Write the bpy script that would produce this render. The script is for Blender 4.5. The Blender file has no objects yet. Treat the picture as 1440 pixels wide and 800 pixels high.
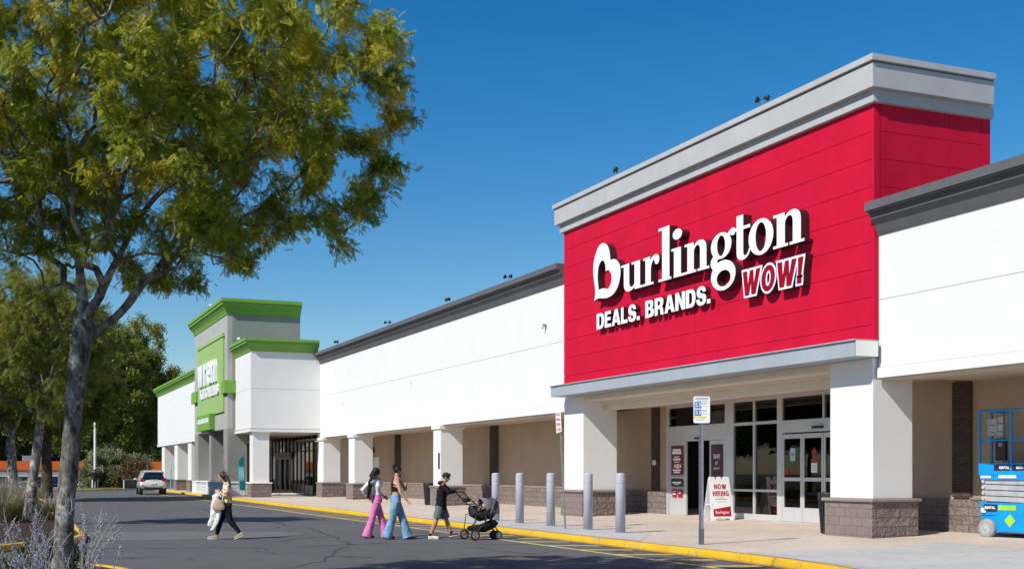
import bpy, bmesh, math, random
import numpy as np
from mathutils import Vector, Matrix, noise
R = math.radians
random.seed(7)
rng = np.random.default_rng(11)
scene = bpy.context.scene
COL = scene.collection
# ------------------------------------------------------------------ camera
cd = bpy.data.cameras.new('camera'); cam = bpy.data.objects.new('camera', cd); COL.objects.link(cam)
cam.location = (0, 0, 1.6); cam.rotation_euler = (R(90), 0, R(-23.057))
cd.sensor_width = 36; cd.lens = 42.875; cd.shift_y = 264/1440
cd.clip_start = 0.1; cd.clip_end = 4000
scene.camera = cam
# ------------------------------------------------------------------ sky, sun, exposure
SUN_EL, SUN_AZ = 41.5, 201.0            # azimuth of the sun counted from +X towards +Y
to_sun = Vector((math.cos(R(SUN_AZ))*math.cos(R(SUN_EL)), math.sin(R(SUN_AZ))*math.cos(R(SUN_EL)), math.sin(R(SUN_EL))))
world = bpy.data.worlds.new('World'); scene.world = world; world.use_nodes = True
wn = world.node_tree; wn.nodes.clear()
wo = wn.nodes.new('ShaderNodeOutputWorld'); wb = wn.nodes.new('ShaderNodeBackground')
sky = wn.nodes.new('ShaderNodeTexSky'); sky.sky_type = 'NISHITA'; sky.sun_disc = False
sky.sun_elevation = R(SUN_EL); sky.sun_rotation = R(90-SUN_AZ)
sky.altitude = 0; sky.air_density = 1.0; sky.dust_density = 0.25; sky.ozone_density = 3.0
wb.inputs['Strength'].default_value = 0.10
hs = wn.nodes.new('ShaderNodeHueSaturation'); hs.inputs['Saturation'].default_value = 1.44; wn.links.new(sky.outputs[0], hs.inputs['Color']); wn.links.new(hs.outputs[0], wb.inputs[0]); wn.links.new(wb.outputs[0], wo.inputs[0])
sl = bpy.data.lights.new('sun', 'SUN'); sl.energy = 4.5; sl.angle = R(0.53); sl.color = (1.0, 0.955, 0.88)
so = bpy.data.objects.new('sun', sl); COL.objects.link(so)
so.rotation_euler = (-to_sun).to_track_quat('-Z', 'Y').to_euler(); so.location = (-30, -20, 40)
vs = scene.view_settings
scene.view_settings.view_transform = 'Standard'; vs.look = 'None'; vs.gamma = 1; vs.use_curve_mapping = False; vs.exposure = 0.16
# ------------------------------------------------------------------ helpers
def tag(o, label=None, cat=None, group=None, kind=None):
    if label: o['label'] = label
    if cat: o['category'] = cat
    if group: o['group'] = group
    if kind: o['kind'] = kind
    return o
ORG = {}
def thing(name, label, cat, loc=(0, 0, 0), rz=0.0, group=None):
    o = bpy.data.objects.new(name, None); COL.objects.link(o)
    o.location = loc; o.rotation_euler = (0, 0, rz); o.empty_display_size = 0.2
    ORG[o.name] = Vector(loc)
    return tag(o, label, cat, group)
def copy_tree(o, parent=None):
    c = o.copy(); COL.objects.link(c); c.parent = parent
    for ch in list(o.children): copy_tree(ch, c)
    return c
class MB:
    def __init__(s): s.v = []; s.f = []; s.m = []; s.mi = 0; s.sm = []; s.smooth = False
    def add(s, vs, fs):
        n = len(s.v); s.v += [tuple(v) for v in vs]
        for f in fs: s.f.append([n+i for i in f]); s.m.append(s.mi); s.sm.append(s.smooth)
        return s
    def box(s, x0, x1, y0, y1, z0, z1, M=None):
        v = [(x, y, z) for z in (z0, z1) for y in (y0, y1) for x in (x0, x1)]
        if M: v = [tuple(M @ Vector(p)) for p in v]
        return s.add(v, [(0, 2, 3, 1), (4, 5, 7, 6), (0, 1, 5, 4), (2, 6, 7, 3), (0, 4, 6, 2), (1, 3, 7, 5)])
    def prism(s, pts, a, b, axis='y', M=None):
        """closed 2D outline extruded from a to b; axis y: pts are (x,z); axis x: (y,z); axis z: (x,y)"""
        n = len(pts)
        def mk(p, t): return {'y': (p[0], t, p[1]), 'x': (t, p[0], p[1]), 'z': (p[0], p[1], t)}[axis]
        v = [mk(p, a) for p in pts]+[mk(p, b) for p in pts]
        if M: v = [tuple(M @ Vector(p)) for p in v]
        return s.add(v, [tuple(range(n))[::-1], tuple(range(n, 2*n))]+[(i, (i+1) % n, n+(i+1) % n, n+i) for i in range(n)])
    def bar(s, p0, p1, w, h=None, up=(0, 0, 1)):
        p0 = Vector(p0); p1 = Vector(p1); h = h or w
        t = (p1-p0).normalized(); u = Vector(up)
        if abs(t.dot(u)) > .98: u = Vector((1, 0, 0))
        a = t.cross(u).normalized(); b = a.cross(t).normalized()
        v = [p+a*(i*w/2)+b*(j*h/2) for p in (p0, p1) for i, j in ((-1, -1), (1, -1), (1, 1), (-1, 1))]
        return s.add(v, [(3, 2, 1, 0), (4, 5, 6, 7), (0, 1, 5, 4), (1, 2, 6, 5), (2, 3, 7, 6), (3, 0, 4, 7)])
    def tube(s, pts, r, seg=8, flat=None, k=1.0, cap=True):
        pts = [Vector(p) for p in pts]; n = len(pts)
        rs = r if isinstance(r, (list, tuple)) else [r]*n
        rings = []; prev = None
        for i, p in enumerate(pts):
            t = (pts[min(i+1, n-1)]-pts[max(i-1, 0)]).normalized()
            if prev is None:
                u = Vector((0, 0, 1)) if abs(t.z) < .9 else Vector((1, 0, 0))
                a = t.cross(u).normalized()
            else:
                a = (prev-t*prev.dot(t)).normalized()
            prev = a; b = t.cross(a)
            ring = []
            for j in range(seg):
                th = 2*math.pi*j/seg
                d = (a*math.cos(th)+b*math.sin(th))*rs[i]
                if flat is not None:
                    fv = Vector(flat); d = d+fv*(d.dot(fv))*(k-1)
                ring.append(p+d)
            rings.append(ring)
        v = [q for ring in rings for q in ring]
        fs = [(i*seg+j, i*seg+(j+1) % seg, (i+1)*seg+(j+1) % seg, (i+1)*seg+j) for i in range(n-1) for j in range(seg)]
        if cap: fs += [tuple(range(seg))[::-1], tuple(range((n-1)*seg, n*seg))]
        return s.add(v, fs)
    def lathe(s, c, prof, seg=24, axis='z', M=None, cap=True):
        """prof: (radius, height) from bottom to top"""
        c = Vector(c); v = []
        for (r, h) in prof:
            for j in range(seg):
                th = 2*math.pi*j/seg; a, b = r*math.cos(th), r*math.sin(th)
                v.append(c+Vector({'z': (a, b, h), 'y': (b, h, a), 'x': (h, a, b)}[axis]))
        if M: v = [M @ p for p in v]
        n = len(prof)
        fs = [(i*seg+j, i*seg+(j+1) % seg, (i+1)*seg+(j+1) % seg, (i+1)*seg+j) for i in range(n-1) for j in range(seg)]
        if cap: fs += [tuple(range(seg))[::-1], tuple(range((n-1)*seg, n*seg))]
        return s.add(v, fs)
    def ell(s, c, r, M=None, seg=12, rings=8):
        c = Vector(c); v = []
        for i in range(rings+1):
            ph = math.pi*(i+0.0)/rings; ph = min(max(ph, .08), math.pi-.08)
            for j in range(seg):
                th = 2*math.pi*j/seg
                q = Vector((r[0]*math.sin(ph)*math.cos(th), r[1]*math.sin(ph)*math.sin(th), -r[2]*math.cos(ph)))
                if M: q = M @ q
                v.append(c+q)
        fs = [(i*seg+j, i*seg+(j+1) % seg, (i+1)*seg+(j+1) % seg, (i+1)*seg+j) for i in range(rings) for j in range(seg)]
        fs += [tuple(range(seg))[::-1], tuple(range(rings*seg, (rings+1)*seg))]
        return s.add(v, fs)
    def build(s, name, mats, parent=None, local=False, bevel=0, smooth=None):
        me = bpy.data.meshes.new(name)
        vs_ = s.v
        if parent is not None and not local:
            r = parent
            while r.parent: r = r.parent
            o0 = ORG[r.name]; vs_ = [(v[0]-o0.x, v[1]-o0.y, v[2]-o0.z) for v in s.v]
        me.from_pydata(vs_, [], s.f); me.update()
        for m in (mats if isinstance(mats, (list, tuple)) else [mats]): me.materials.append(m)
        me.polygons.foreach_set('material_index', s.m)
        me.polygons.foreach_set('use_smooth', s.sm if smooth is None else [smooth]*len(s.f))
        o = bpy.data.objects.new(name, me); COL.objects.link(o)
        if parent is not None: o.parent = parent
        if bevel:
            b = o.modifiers.new('bevel', 'BEVEL'); b.width = bevel; b.segments = 2; b.limit_method = 'ANGLE'
        return o
def BX(*a): return MB().box(*a)
def npmesh(name, V, F, mat, parent=None, attr=None, smooth=False):
    me = bpy.data.meshes.new(name)
    V = np.ascontiguousarray(V, dtype=np.float32); F = np.ascontiguousarray(F, dtype=np.int32)
    k = F.shape[1]
    me.vertices.add(len(V)); me.vertices.foreach_set('co', V.ravel())
    me.loops.add(F.size); me.loops.foreach_set('vertex_index', F.ravel())
    me.polygons.add(len(F)); me.polygons.foreach_set('loop_start', np.arange(0, F.size, k, dtype=np.int32))
    if hasattr(me.polygons[0], 'loop_total'):
        try: me.polygons.foreach_set('loop_total', np.full(len(F), k, dtype=np.int32))
        except Exception: pass
    me.update(calc_edges=True)
    if smooth: me.polygons.foreach_set('use_smooth', np.ones(len(F), dtype=bool))
    if attr is not None:
        a = me.attributes.new('tint', 'FLOAT', 'POINT'); a.data.foreach_set('value', np.ascontiguousarray(attr, dtype=np.float32))
    me.materials.append(mat)
    o = bpy.data.objects.new(name, me); COL.objects.link(o)
    if parent is not None: o.parent = parent
    return o
def baked(o, name=None, parent=None, mats=None):
    """apply the modifiers of o into a new plain mesh"""
    bpy.context.view_layer.update()
    dg = bpy.context.evaluated_depsgraph_get()
    me = bpy.data.meshes.new_from_object(o.evaluated_get(dg))
    n = bpy.data.objects.new(name or o.name, me)
    nm = o.name
    bpy.data.objects.remove(o)
    n.name = name or nm
    COL.objects.link(n)
    if parent is not None: n.parent = parent
    if mats:
        me.materials.clear()
        for m in mats: me.materials.append(m)
    return n
# ------------------------------------------------------------------ text and lettering
def text_mesh(body, offset=0.0, shear=0.0, spacing=1.0, depth=0.0):
    cu = bpy.data.curves.new('txt', 'FONT'); cu.body = body; cu.offset = offset; cu.shear = shear
    cu.space_character = spacing; cu.extrude = depth; cu.resolution_u = 4
    o = bpy.data.objects.new('txt', cu); COL.objects.link(o)
    bpy.context.view_layer.update()
    me = bpy.data.meshes.new_from_object(o.evaluated_get(bpy.context.evaluated_depsgraph_get()))
    V = [v.co.copy() for v in me.vertices]; F = [tuple(p.vertices) for p in me.polygons]
    bpy.data.objects.remove(o); bpy.data.curves.remove(cu); bpy.data.meshes.remove(me)
    return V, F
def letters(mb, body, origin, right, up, w, h, depth=0.004, **kw):
    """text fitted into w x h (its own bounds) with lower left corner at origin, extruded along right x up"""
    V, F = text_mesh(body, depth=0.5, **kw)
    x0 = min(v.x for v in V); x1 = max(v.x for v in V); y0 = min(v.y for v in V); y1 = max(v.y for v in V)
    right = Vector(right).normalized(); up = Vector(up).normalized(); nr = right.cross(up)
    o = Vector(origin)
    out = [o+right*((v.x-x0)/(x1-x0)*w)+up*((v.y-y0)/(y1-y0)*h)+nr*((v.z+.5)*depth) for v in V]
    mb.add(out, F); return mb
def glyph(mb, splines, origin, right, up, w, h, depth):
    """filled outline(s): list of closed 2D loops in unit coordinates, holes included"""
    cu = bpy.data.curves.new('g', 'CURVE'); cu.dimensions = '2D'; cu.fill_mode = 'BOTH'; cu.extrude = .5
    for pts in splines:
        sp = cu.splines.new('POLY'); sp.points.add(len(pts)-1); sp.use_cyclic_u = True
        for q, (x, y) in zip(sp.points, pts): q.co = (x, y, 0, 1)
    o = bpy.data.objects.new('g', cu); COL.objects.link(o); bpy.context.view_layer.update()
    me = bpy.data.meshes.new_from_object(o.evaluated_get(bpy.context.evaluated_depsgraph_get()))
    V = [v.co.copy() for v in me.vertices]; F = [tuple(p.vertices) for p in me.polygons]
    bpy.data.objects.remove(o); bpy.data.curves.remove(cu); bpy.data.meshes.remove(me)
    right = Vector(right).normalized(); up = Vector(up).normalized(); nr = right.cross(up); o_ = Vector(origin)
    mb.add([o_+right*(v.x*w)+up*(v.y*h)+nr*((v.z+.5)*depth) for v in V], F); return mb
def path(spec, n=8):
    out = []; cur = None
    for c in spec:
        if c[0] in 'ML': out.append((c[1], c[2])); cur = (c[1], c[2])
        else:
            _, a, b, c2, d, e, f = c; p0 = cur
            for i in range(1, n+1):
                t = i/n; u = 1-t
                out.append((u**3*p0[0]+3*u*u*t*a+3*u*t*t*c2+t**3*e, u**3*p0[1]+3*u*u*t*b+3*u*t*t*d+t**3*f))
            cur = (e, f)
    return out
def oval(cx, cy, rx, ry, n=28): return [(cx+rx*math.cos(2*math.pi*i/n), cy+ry*math.sin(2*math.pi*i/n)) for i in range(n)]
def spline_loop(P, sub=5, sharp=()):
    n = len(P); out = []
    for i in range(n):
        p0, p1, p2, p3 = P[i-1], P[i], P[(i+1) % n], P[(i+2) % n]
        if i in sharp: p0 = p1
        if (i+1) % n in sharp: p3 = p2
        for k in range(sub):
            t = k/sub
            out.append(tuple(0.5*((2*p1[j])+(-p0[j]+p2[j])*t+(2*p0[j]-5*p1[j]+4*p2[j]-p3[j])*t*t+(-p0[j]+3*p1[j]-3*p2[j]+p3[j])*t**3) for j in (0, 1)))
    return out

# bold condensed capitals for the raised signs, each in a unit box (x to 1, y to 1)
def _c(*s): return path(list(s), 7)
CAPS = {
 'D': (.78, [[_c(('M', 0, 0), ('L', 0, 1), ('L', .5, 1), ('C', .85, 1, 1, .82, 1, .5), ('C', 1, .18, .85, 0, .5, 0)), _c(('M', .33, .19), ('L', .46, .19), ('C', .62, .19, .66, .3, .66, .5), ('C', .66, .7, .62, .81, .46, .81), ('L', .33, .81))]]),
 'E': (.66, [[_c(('M', 0, 0), ('L', 0, 1), ('L', .96, 1), ('L', .96, .80), ('L', .37, .80), ('L', .37, .62), ('L', .90, .62), ('L', .90, .42), ('L', .37, .42), ('L', .37, .20), ('L', 1, .20), ('L', 1, 0))]]),
 'A': (.86, [[_c(('M', 0, 0), ('L', .34, 1), ('L', .66, 1), ('L', 1, 0), ('L', .70, 0), ('L', .645, .19), ('L', .355, .19), ('L', .30, 0)), _c(('M', .41, .37), ('L', .59, .37), ('L', .50, .72))]]),
 'L': (.62, [[_c(('M', 0, 0), ('L', 0, 1), ('L', .38, 1), ('L', .38, .21), ('L', 1, .21), ('L', 1, 0))]]),
 'S': (.76, [[_c(('M', .97, .70), ('C', .95, .92, .78, 1.02, .50, 1.02), ('C', .20, 1.02, .04, .90, .04, .70), ('C', .04, .50, .18, .43, .42, .39), ('C', .62, .35, .66, .33, .66, .27), ('C', .66, .20, .60, .17, .50, .17), ('C', .40, .17, .33, .22, .32, .34), ('L', 0, .34), ('C', .01, .10, .18, -.02, .50, -.02), ('C', .82, -.02, 1, .10, 1, .31), ('C', 1, .50, .88, .58, .62, .62), ('C', .42, .65, .36, .67, .36, .74), ('C', .36, .80, .42, .83, .50, .83), ('C', .60, .83, .65, .79, .66, .70))]]),
 'B': (.78, [[_c(('M', 0, 0), ('L', 0, 1), ('L', .55, 1), ('C', .80, 1, .92, .90, .92, .74), ('C', .92, .62, .86, .55, .76, .52), ('C', .90, .48, 1, .42, 1, .28), ('C', 1, .08, .85, 0, .58, 0)), _c(('M', .33, .60), ('L', .48, .60), ('C', .62, .60, .62, .82, .48, .82), ('L', .33, .82)), _c(('M', .33, .18), ('L', .50, .18), ('C', .68, .18, .68, .43, .50, .43), ('L', .33, .43))]]),
 'R': (.80, [[_c(('M', 0, 0), ('L', 0, 1), ('L', .58, 1), ('C', .84, 1, .95, .88, .95, .72), ('C', .95, .58, .88, .50, .76, .46), ('C', .96, .42, .90, .18, 1, 0), ('L', .66, 0), ('C', .60, .14, .68, .36, .48, .36), ('L', .33, .36), ('L', .33, 0)), _c(('M', .33, .55), ('L', .48, .55), ('C', .66, .55, .66, .81, .48, .81), ('L', .33, .81))]]),
 'N': (.80, [[_c(('M', 0, 0), ('L', 0, 1), ('L', .34, 1), ('L', .68, .42), ('L', .68, 1), ('L', 1, 1), ('L', 1, 0), ('L', .67, 0), ('L', .32, .60), ('L', .32, 0))]]),
 'O': (.86, [[oval(.5, .5, .5, .52), oval(.5, .5, .19, .31)]]),
 'W': (1.18, [[_c(('M', .20, 0), ('L', 0, 1), ('L', .25, 1), ('L', .335, .42), ('L', .405, 1), ('L', .60, 1), ('L', .67, .42), ('L', .755, 1), ('L', 1, 1), ('L', .80, 0), ('L', .56, 0), ('L', .50, .50), ('L', .44, 0))]]),
 'H': (.80, [[_c(('M', 0, 0), ('L', 0, 1), ('L', .34, 1), ('L', .34, .62), ('L', .66, .62), ('L', .66, 1), ('L', 1, 1), ('L', 1, 0), ('L', .66, 0), ('L', .66, .41), ('L', .34, .41), ('L', .34, 0))]]),
 'I': (.27, [[_c(('M', 0, 0), ('L', 0, 1), ('L', 1, 1), ('L', 1, 0))]]),
 'G': (.84, [[_c(('M', .98, .66), ('C', .94, .90, .78, 1.02, .52, 1.02), ('C', .2, 1.02, 0, .82, 0, .5), ('C', 0, .18, .2, -.02, .48, -.02), ('C', .6, -.02, .7, .02, .78, .10), ('L', .80, 0), ('L', 1, 0), ('L', 1, .54), ('L', .54, .54), ('L', .54, .36), ('L', .70, .36), ('C', .70, .24, .62, .18, .52, .18), ('C', .38, .18, .34, .30, .34, .5), ('C', .34, .70, .38, .82, .52, .82), ('C', .60, .82, .66, .77, .67, .66))]]),
 'K': (.84, [[_c(('M', 0, 0), ('L', 0, 1), ('L', .34, 1), ('L', .34, .62), ('L', .62, 1), ('L', 1, 1), ('L', .62, .55), ('L', 1, 0), ('L', .62, 0), ('L', .41, .37), ('L', .34, .28), ('L', .34, 0))]]),
 'T': (.74, [[_c(('M', 0, .8), ('L', 0, 1), ('L', 1, 1), ('L', 1, .8), ('L', .68, .8), ('L', .68, 0), ('L', .32, 0), ('L', .32, .8))]]),
 'C': (.80, [[_c(('M', .98, .64), ('C', .94, .90, .78, 1.02, .52, 1.02), ('C', .2, 1.02, 0, .82, 0, .5), ('C', 0, .18, .2, -.02, .52, -.02), ('C', .80, -.02, .96, .12, .98, .38), ('L', .67, .38), ('C', .66, .24, .62, .18, .52, .18), ('C', .38, .18, .34, .30, .34, .5), ('C', .34, .70, .38, .82, .52, .82), ('C', .60, .82, .66, .77, .67, .64))]]),
 'r': (.55, [[_c(('M', 0, 0), ('L', 0, 1), ('L', .52, 1), ('L', .54, .84), ('C', .64, 1.0, .8, 1.03, 1, 1), ('L', 1, .70), ('C', .75, .74, .58, .68, .58, .5), ('L', .58, 0))]]),
 'n': (.84, [[_c(('M', 0, 0), ('L', 0, 1), ('L', .35, 1), ('L', .36, .88), ('C', .5, 1.06, 1, 1.08, 1, .66), ('L', 1, 0), ('L', .62, 0), ('L', .62, .60), ('C', .62, .8, .38, .78, .38, .58), ('L', .38, 0))]]),
 'e': (.82, [[_c(('M', 1, .40), ('L', .36, .40), ('C', .37, .17, .58, .16, .95, .28), ('L', .95, .05), ('C', .5, -.08, 0, -.03, 0, .5), ('C', 0, .85, .2, 1.02, .52, 1.02), ('C', .86, 1.02, 1.02, .8, 1, .40)), _c(('M', .36, .58), ('L', .66, .58), ('C', .66, .86, .38, .86, .36, .58))]]),
 '.': (.26, [[_c(('M', 0, 0), ('L', 0, .23), ('L', 1, .23), ('L', 1, 0))]]),
 '!': (.30, [[_c(('M', .0, 0), ('L', .0, .22), ('L', .9, .22), ('L', .9, 0))], [_c(('M', .12, .30), ('L', -.02, 1), ('L', 1, 1), ('L', .78, .30))]])}
def caps(mb, body, origin, right, up, w, h, depth, gap=.07, shear=0.0, grow=0.0, back=0.0):
    tot = sum(CAPS[ch][0] if ch != ' ' else .35 for ch in body)+gap*(len(body)-1); k = w/tot; x = 0
    right = Vector(right).normalized(); up = Vector(up).normalized(); nr = right.cross(up)
    for n_, ch in enumerate(body):
        if ch == ' ': x += (.35+gap)*k; continue
        cw, parts = CAPS[ch]
        for spl in parts:
            cu = bpy.data.curves.new('g', 'CURVE'); cu.dimensions = '2D'; cu.fill_mode = 'BOTH'; cu.extrude = .5; cu.offset = grow
            for pts in spl:
                sp = cu.splines.new('POLY'); sp.points.add(len(pts)-1); sp.use_cyclic_u = True
                for q, (px_, py_) in zip(sp.points, pts): q.co = (x+px_*cw*k+shear*py_*h, py_*h, 0, 1)
            o = bpy.data.objects.new('g', cu); COL.objects.link(o); bpy.context.view_layer.update()
            me = bpy.data.meshes.new_from_object(o.evaluated_get(bpy.context.evaluated_depsgraph_get()))
            V = [v.co.copy() for v in me.vertices]; F = [tuple(p.vertices) for p in me.polygons]
            bpy.data.objects.remove(o); bpy.data.curves.remove(cu); bpy.data.meshes.remove(me)
            e = .0015*n_ if grow else 0
            mb.add([Vector(origin)+right*v.x+up*v.y+nr*(back+(v.z+.5)*(depth-e)) for v in V], F)
        x += (cw+gap)*k
    return mb
# ------------------------------------------------------------------ materials
def newmat(name):
    m = bpy.data.materials.new(name); m.use_nodes = True; nt = m.node_tree
    b = nt.nodes['Principled BSDF']; return m, nt, b
def setin(b, **k):
    for a, v in k.items():
        a = a.replace('_', ' ')
        if a in b.inputs: b.inputs[a].default_value = v
def c4(c): return (c[0], c[1], c[2], 1)
def mul(c, k): return tuple(min(1, x*k) for x in c[:3])
def mixc(nt, fac, a, b, mode='MIX'):
    n = nt.nodes.new('ShaderNodeMix'); n.data_type = 'RGBA'; n.blend_type = mode
    for sock, val in ((n.inputs[0], fac), (n.inputs[6], a), (n.inputs[7], b)):
        if hasattr(val, 'links') or isinstance(val, bpy.types.NodeSocket): nt.links.new(val, sock)
        elif isinstance(val, (int, float)): sock.default_value = val
        else: sock.default_value = c4(val)
    return n.outputs[2]
def coords(nt, kind='Object', scale=(1, 1, 1)):
    t = nt.nodes.new('ShaderNodeTexCoord'); mp = nt.nodes.new('ShaderNodeMapping'); mp.inputs['Scale'].default_value = scale
    nt.links.new(t.outputs[kind], mp.inputs[0]); return mp.outputs[0]
def noisef(nt, vec, scale, detail=4, rough=.55, lo=.35, hi=.65):
    n = nt.nodes.new('ShaderNodeTexNoise'); n.inputs['Scale'].default_value = scale; n.inputs['Detail'].default_value = detail
    n.inputs['Roughness'].default_value = rough; nt.links.new(vec, n.inputs['Vector'])
    r = nt.nodes.new('ShaderNodeMapRange'); r.inputs[1].default_value = lo; r.inputs[2].default_value = hi
    nt.links.new(n.outputs[0], r.inputs[0]); return r.outputs[0]
def bumpn(nt, b, height, strength=.3, dist=.01):
    n = nt.nodes.new('ShaderNodeBump'); n.inputs['Strength'].default_value = strength; n.inputs['Distance'].default_value = dist
    nt.links.new(height, n.inputs['Height'])
    if b.inputs['Normal'].links: nt.links.new(b.inputs['Normal'].links[0].from_socket, n.inputs['Normal'])
    nt.links.new(n.outputs[0], b.inputs['Normal'])
def simple(name, c, rough=.6, metal=0.0, var=.12, vs=3.0, bump=0.0, bs=60, spec=.5, streak=0.0, clear=0.0, dirt=None):
    m, nt, b = newmat(name); setin(b, Roughness=rough, Metallic=metal, Specular_IOR_Level=spec, Coat_Weight=clear)
    v = coords(nt)
    f = noisef(nt, v, vs)
    col = mixc(nt, f, mul(c, 1-var), mul(c, 1+var))
    if streak:
        v2 = coords(nt, scale=(1.6, 1.6, .12)); f2 = noisef(nt, v2, 2.2, 5, .65, .5, .8)
        s_ = nt.nodes.new('ShaderNodeMath'); s_.operation = 'MULTIPLY'; s_.inputs[1].default_value = streak; nt.links.new(f2, s_.inputs[0])
        col = mixc(nt, s_.outputs[0], col, dirt or mul(c, .55))
    nt.links.new(col, b.inputs['Base Color'])
    if bump: bumpn(nt, b, noisef(nt, v, bs, 3), bump, .004)
    return m
def brickmat(name, c, mortar, bw=.4, bh=.2, rough_face=.0, ms=.012, var=.25):
    m, nt, b = newmat(name); setin(b, Roughness=.92, Specular_IOR_Level=.25)
    t = nt.nodes.new('ShaderNodeTexCoord'); sp = nt.nodes.new('ShaderNodeSeparateXYZ'); nt.links.new(t.outputs['Object'], sp.inputs[0])
    a = nt.nodes.new('ShaderNodeMath'); a.operation = 'ADD'; nt.links.new(sp.outputs[0], a.inputs[0]); nt.links.new(sp.outputs[1], a.inputs[1])
    cb = nt.nodes.new('ShaderNodeCombineXYZ'); nt.links.new(a.outputs[0], cb.inputs[0]); nt.links.new(sp.outputs[2], cb.inputs[1])
    br = nt.nodes.new('ShaderNodeTexBrick'); nt.links.new(cb.outputs[0], br.inputs['Vector'])
    br.inputs['Scale'].default_value = 1; br.inputs['Brick Width'].default_value = bw; br.inputs['Row Height'].default_value = bh
    br.inputs['Mortar Size'].default_value = ms; br.inputs['Mortar Smooth'].default_value = .3; br.inputs['Bias'].default_value = 0
    br.inputs['Color1'].default_value = c4(mul(c, 1-var)); br.inputs['Color2'].default_value = c4(mul(c, 1+var)); br.inputs['Mortar'].default_value = c4(mortar)
    v = coords(nt); f = noisef(nt, v, 14, 6, .7)
    col = mixc(nt, f, mul(c, .7), br.outputs[0], 'MIX')
    col = mixc(nt, .55, br.outputs[0], col)
    nt.links.new(col, b.inputs['Base Color'])
    if rough_face:
        vo = noisef(nt, v, 9, 3, .6, .3, .7); bumpn(nt, b, vo, rough_face, .05)
    bumpn(nt, b, noisef(nt, v, 70, 4), .5, .006)
    inv = nt.nodes.new('ShaderNodeMath'); inv.operation = 'SUBTRACT'; inv.inputs[0].default_value = 1; nt.links.new(br.outputs[1], inv.inputs[1])
    bumpn(nt, b, inv.outputs[0], .8, .012)
    return m
def leafmat(name, ramp, trans=.35):
    m, nt, b = newmat(name)
    at = nt.nodes.new('ShaderNodeAttribute'); at.attribute_name = 'tint'
    cr = nt.nodes.new('ShaderNodeValToRGB'); nt.links.new(at.outputs['Fac'], cr.inputs[0])
    els = cr.color_ramp.elements
    while len(els) < len(ramp): els.new(.5)
    for e, (p, c) in zip(els, ramp): e.position = p; e.color = c4(c)
    nt.links.new(cr.outputs[0], b.inputs['Base Color']); setin(b, Roughness=.5, Specular_IOR_Level=.35)
    tr = nt.nodes.new('ShaderNodeBsdfTranslucent'); nt.links.new(cr.outputs[0], tr.inputs[0])
    mx = nt.nodes.new('ShaderNodeMixShader'); mx.inputs[0].default_value = trans
    nt.links.new(b.outputs[0], mx.inputs[1]); nt.links.new(tr.outputs[0], mx.inputs[2])
    nt.links.new(mx.outputs[0], nt.nodes['Material Output'].inputs[0]); return m
def glassmat(name, tint=.55, base=.06, col=(1, 1, 1)):
    m = bpy.data.materials.new(name); m.use_nodes = True; nt = m.node_tree; nt.nodes.clear()
    out = nt.nodes.new('ShaderNodeOutputMaterial'); tr = nt.nodes.new('ShaderNodeBsdfTransparent'); tr.inputs[0].default_value = (tint*col[0], tint*col[1], tint*col[2], 1)
    gl = nt.nodes.new('ShaderNodeBsdfGlossy'); gl.inputs['Roughness'].default_value = .015
    fr = nt.nodes.new('ShaderNodeFresnel'); fr.inputs[0].default_value = 1.5
    ad = nt.nodes.new('ShaderNodeMath'); ad.operation = 'ADD'; ad.inputs[1].default_value = base; ad.use_clamp = True; nt.links.new(fr.outputs[0], ad.inputs[0])
    mx = nt.nodes.new('ShaderNodeMixShader'); nt.links.new(ad.outputs[0], mx.inputs[0]); nt.links.new(tr.outputs[0], mx.inputs[1]); nt.links.new(gl.outputs[0], mx.inputs[2])
    nt.links.new(mx.outputs[0], out.inputs[0]); return m
def emit(name, c, s):
    m, nt, b = newmat(name); setin(b, Roughness=.6); b.inputs['Base Color'].default_value = c4(c)
    b.inputs['Emission Color'].default_value = c4(c); b.inputs['Emission Strength'].default_value = s; return m
W = {}
W['white'] = simple('white_stucco', (.73, .73, .715), .85, var=.02, vs=.6, bump=.35, bs=120, spec=.2, streak=.04, dirt=(.50, .52, .47))
W['white2'] = simple('white_trim', (.76, .755, .74), .8, var=.03, vs=.8, bump=.15, bs=90, spec=.25, streak=.1)
W['tan'] = simple('tan_stucco', (.44, .34, .245), .9, var=.05, vs=.7, bump=.3, bs=110, spec=.2, streak=.1)
W['cream'] = simple('cream_beam', (.66, .60, .52), .85, var=.04, vs=1, bump=.2, bs=100, spec=.2, streak=.12)
W['soffit'] = simple('soffit_board', (.50, .43, .35), .9, var=.04, vs=1, spec=.2)
W['red'] = simple('red_panel', (.55, .007, .036), .6, var=.07, vs=.9, spec=.12, streak=.10)
W['redgap'] = simple('red_joint', (.16, .004, .012), .7, var=.05)
W['grey'] = simple('light_grey_stucco', (.43, .435, .44), .85, var=.05, vs=.8, bump=.3, bs=80, spec=.2, streak=.16, dirt=(.27, .27, .27))
W['dark'] = simple('charcoal_trim', (.115, .115, .122), .7, var=.08, vs=1, bump=.2, bs=80, spec=.3, streak=.12)
W['ledge'] = simple('blue_grey_ledge', (.33, .37, .41), .7, var=.04, vs=.8, bump=.1, spec=.3, streak=.1)
W['block'] = brickmat('split_face_block', (.25, .20, .178), (.13, .105, .095), .4, .2, .9, var=.14)
W['block_s'] = brickmat('smooth_block', (.245, .195, .178), (.18, .145, .132), .4, .2, .12, var=.07)
W['cap'] = simple('stone_cap', (.25, .21, .185), .9, var=.08, vs=6, bump=.3)
W['darkbrick'] = brickmat('dark_brick', (.10, .07, .058), (.05, .04, .035), .2, .07, .2, .008)
W['whiteblock'] = brickmat('white_painted_block', (.72, .73, .74), (.5, .5, .5), .4, .2, .8, .012, .05)
W['green'] = simple('green_trim', (.17, .35, .06), .7, var=.05, vs=1, spec=.3, streak=.06)
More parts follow.
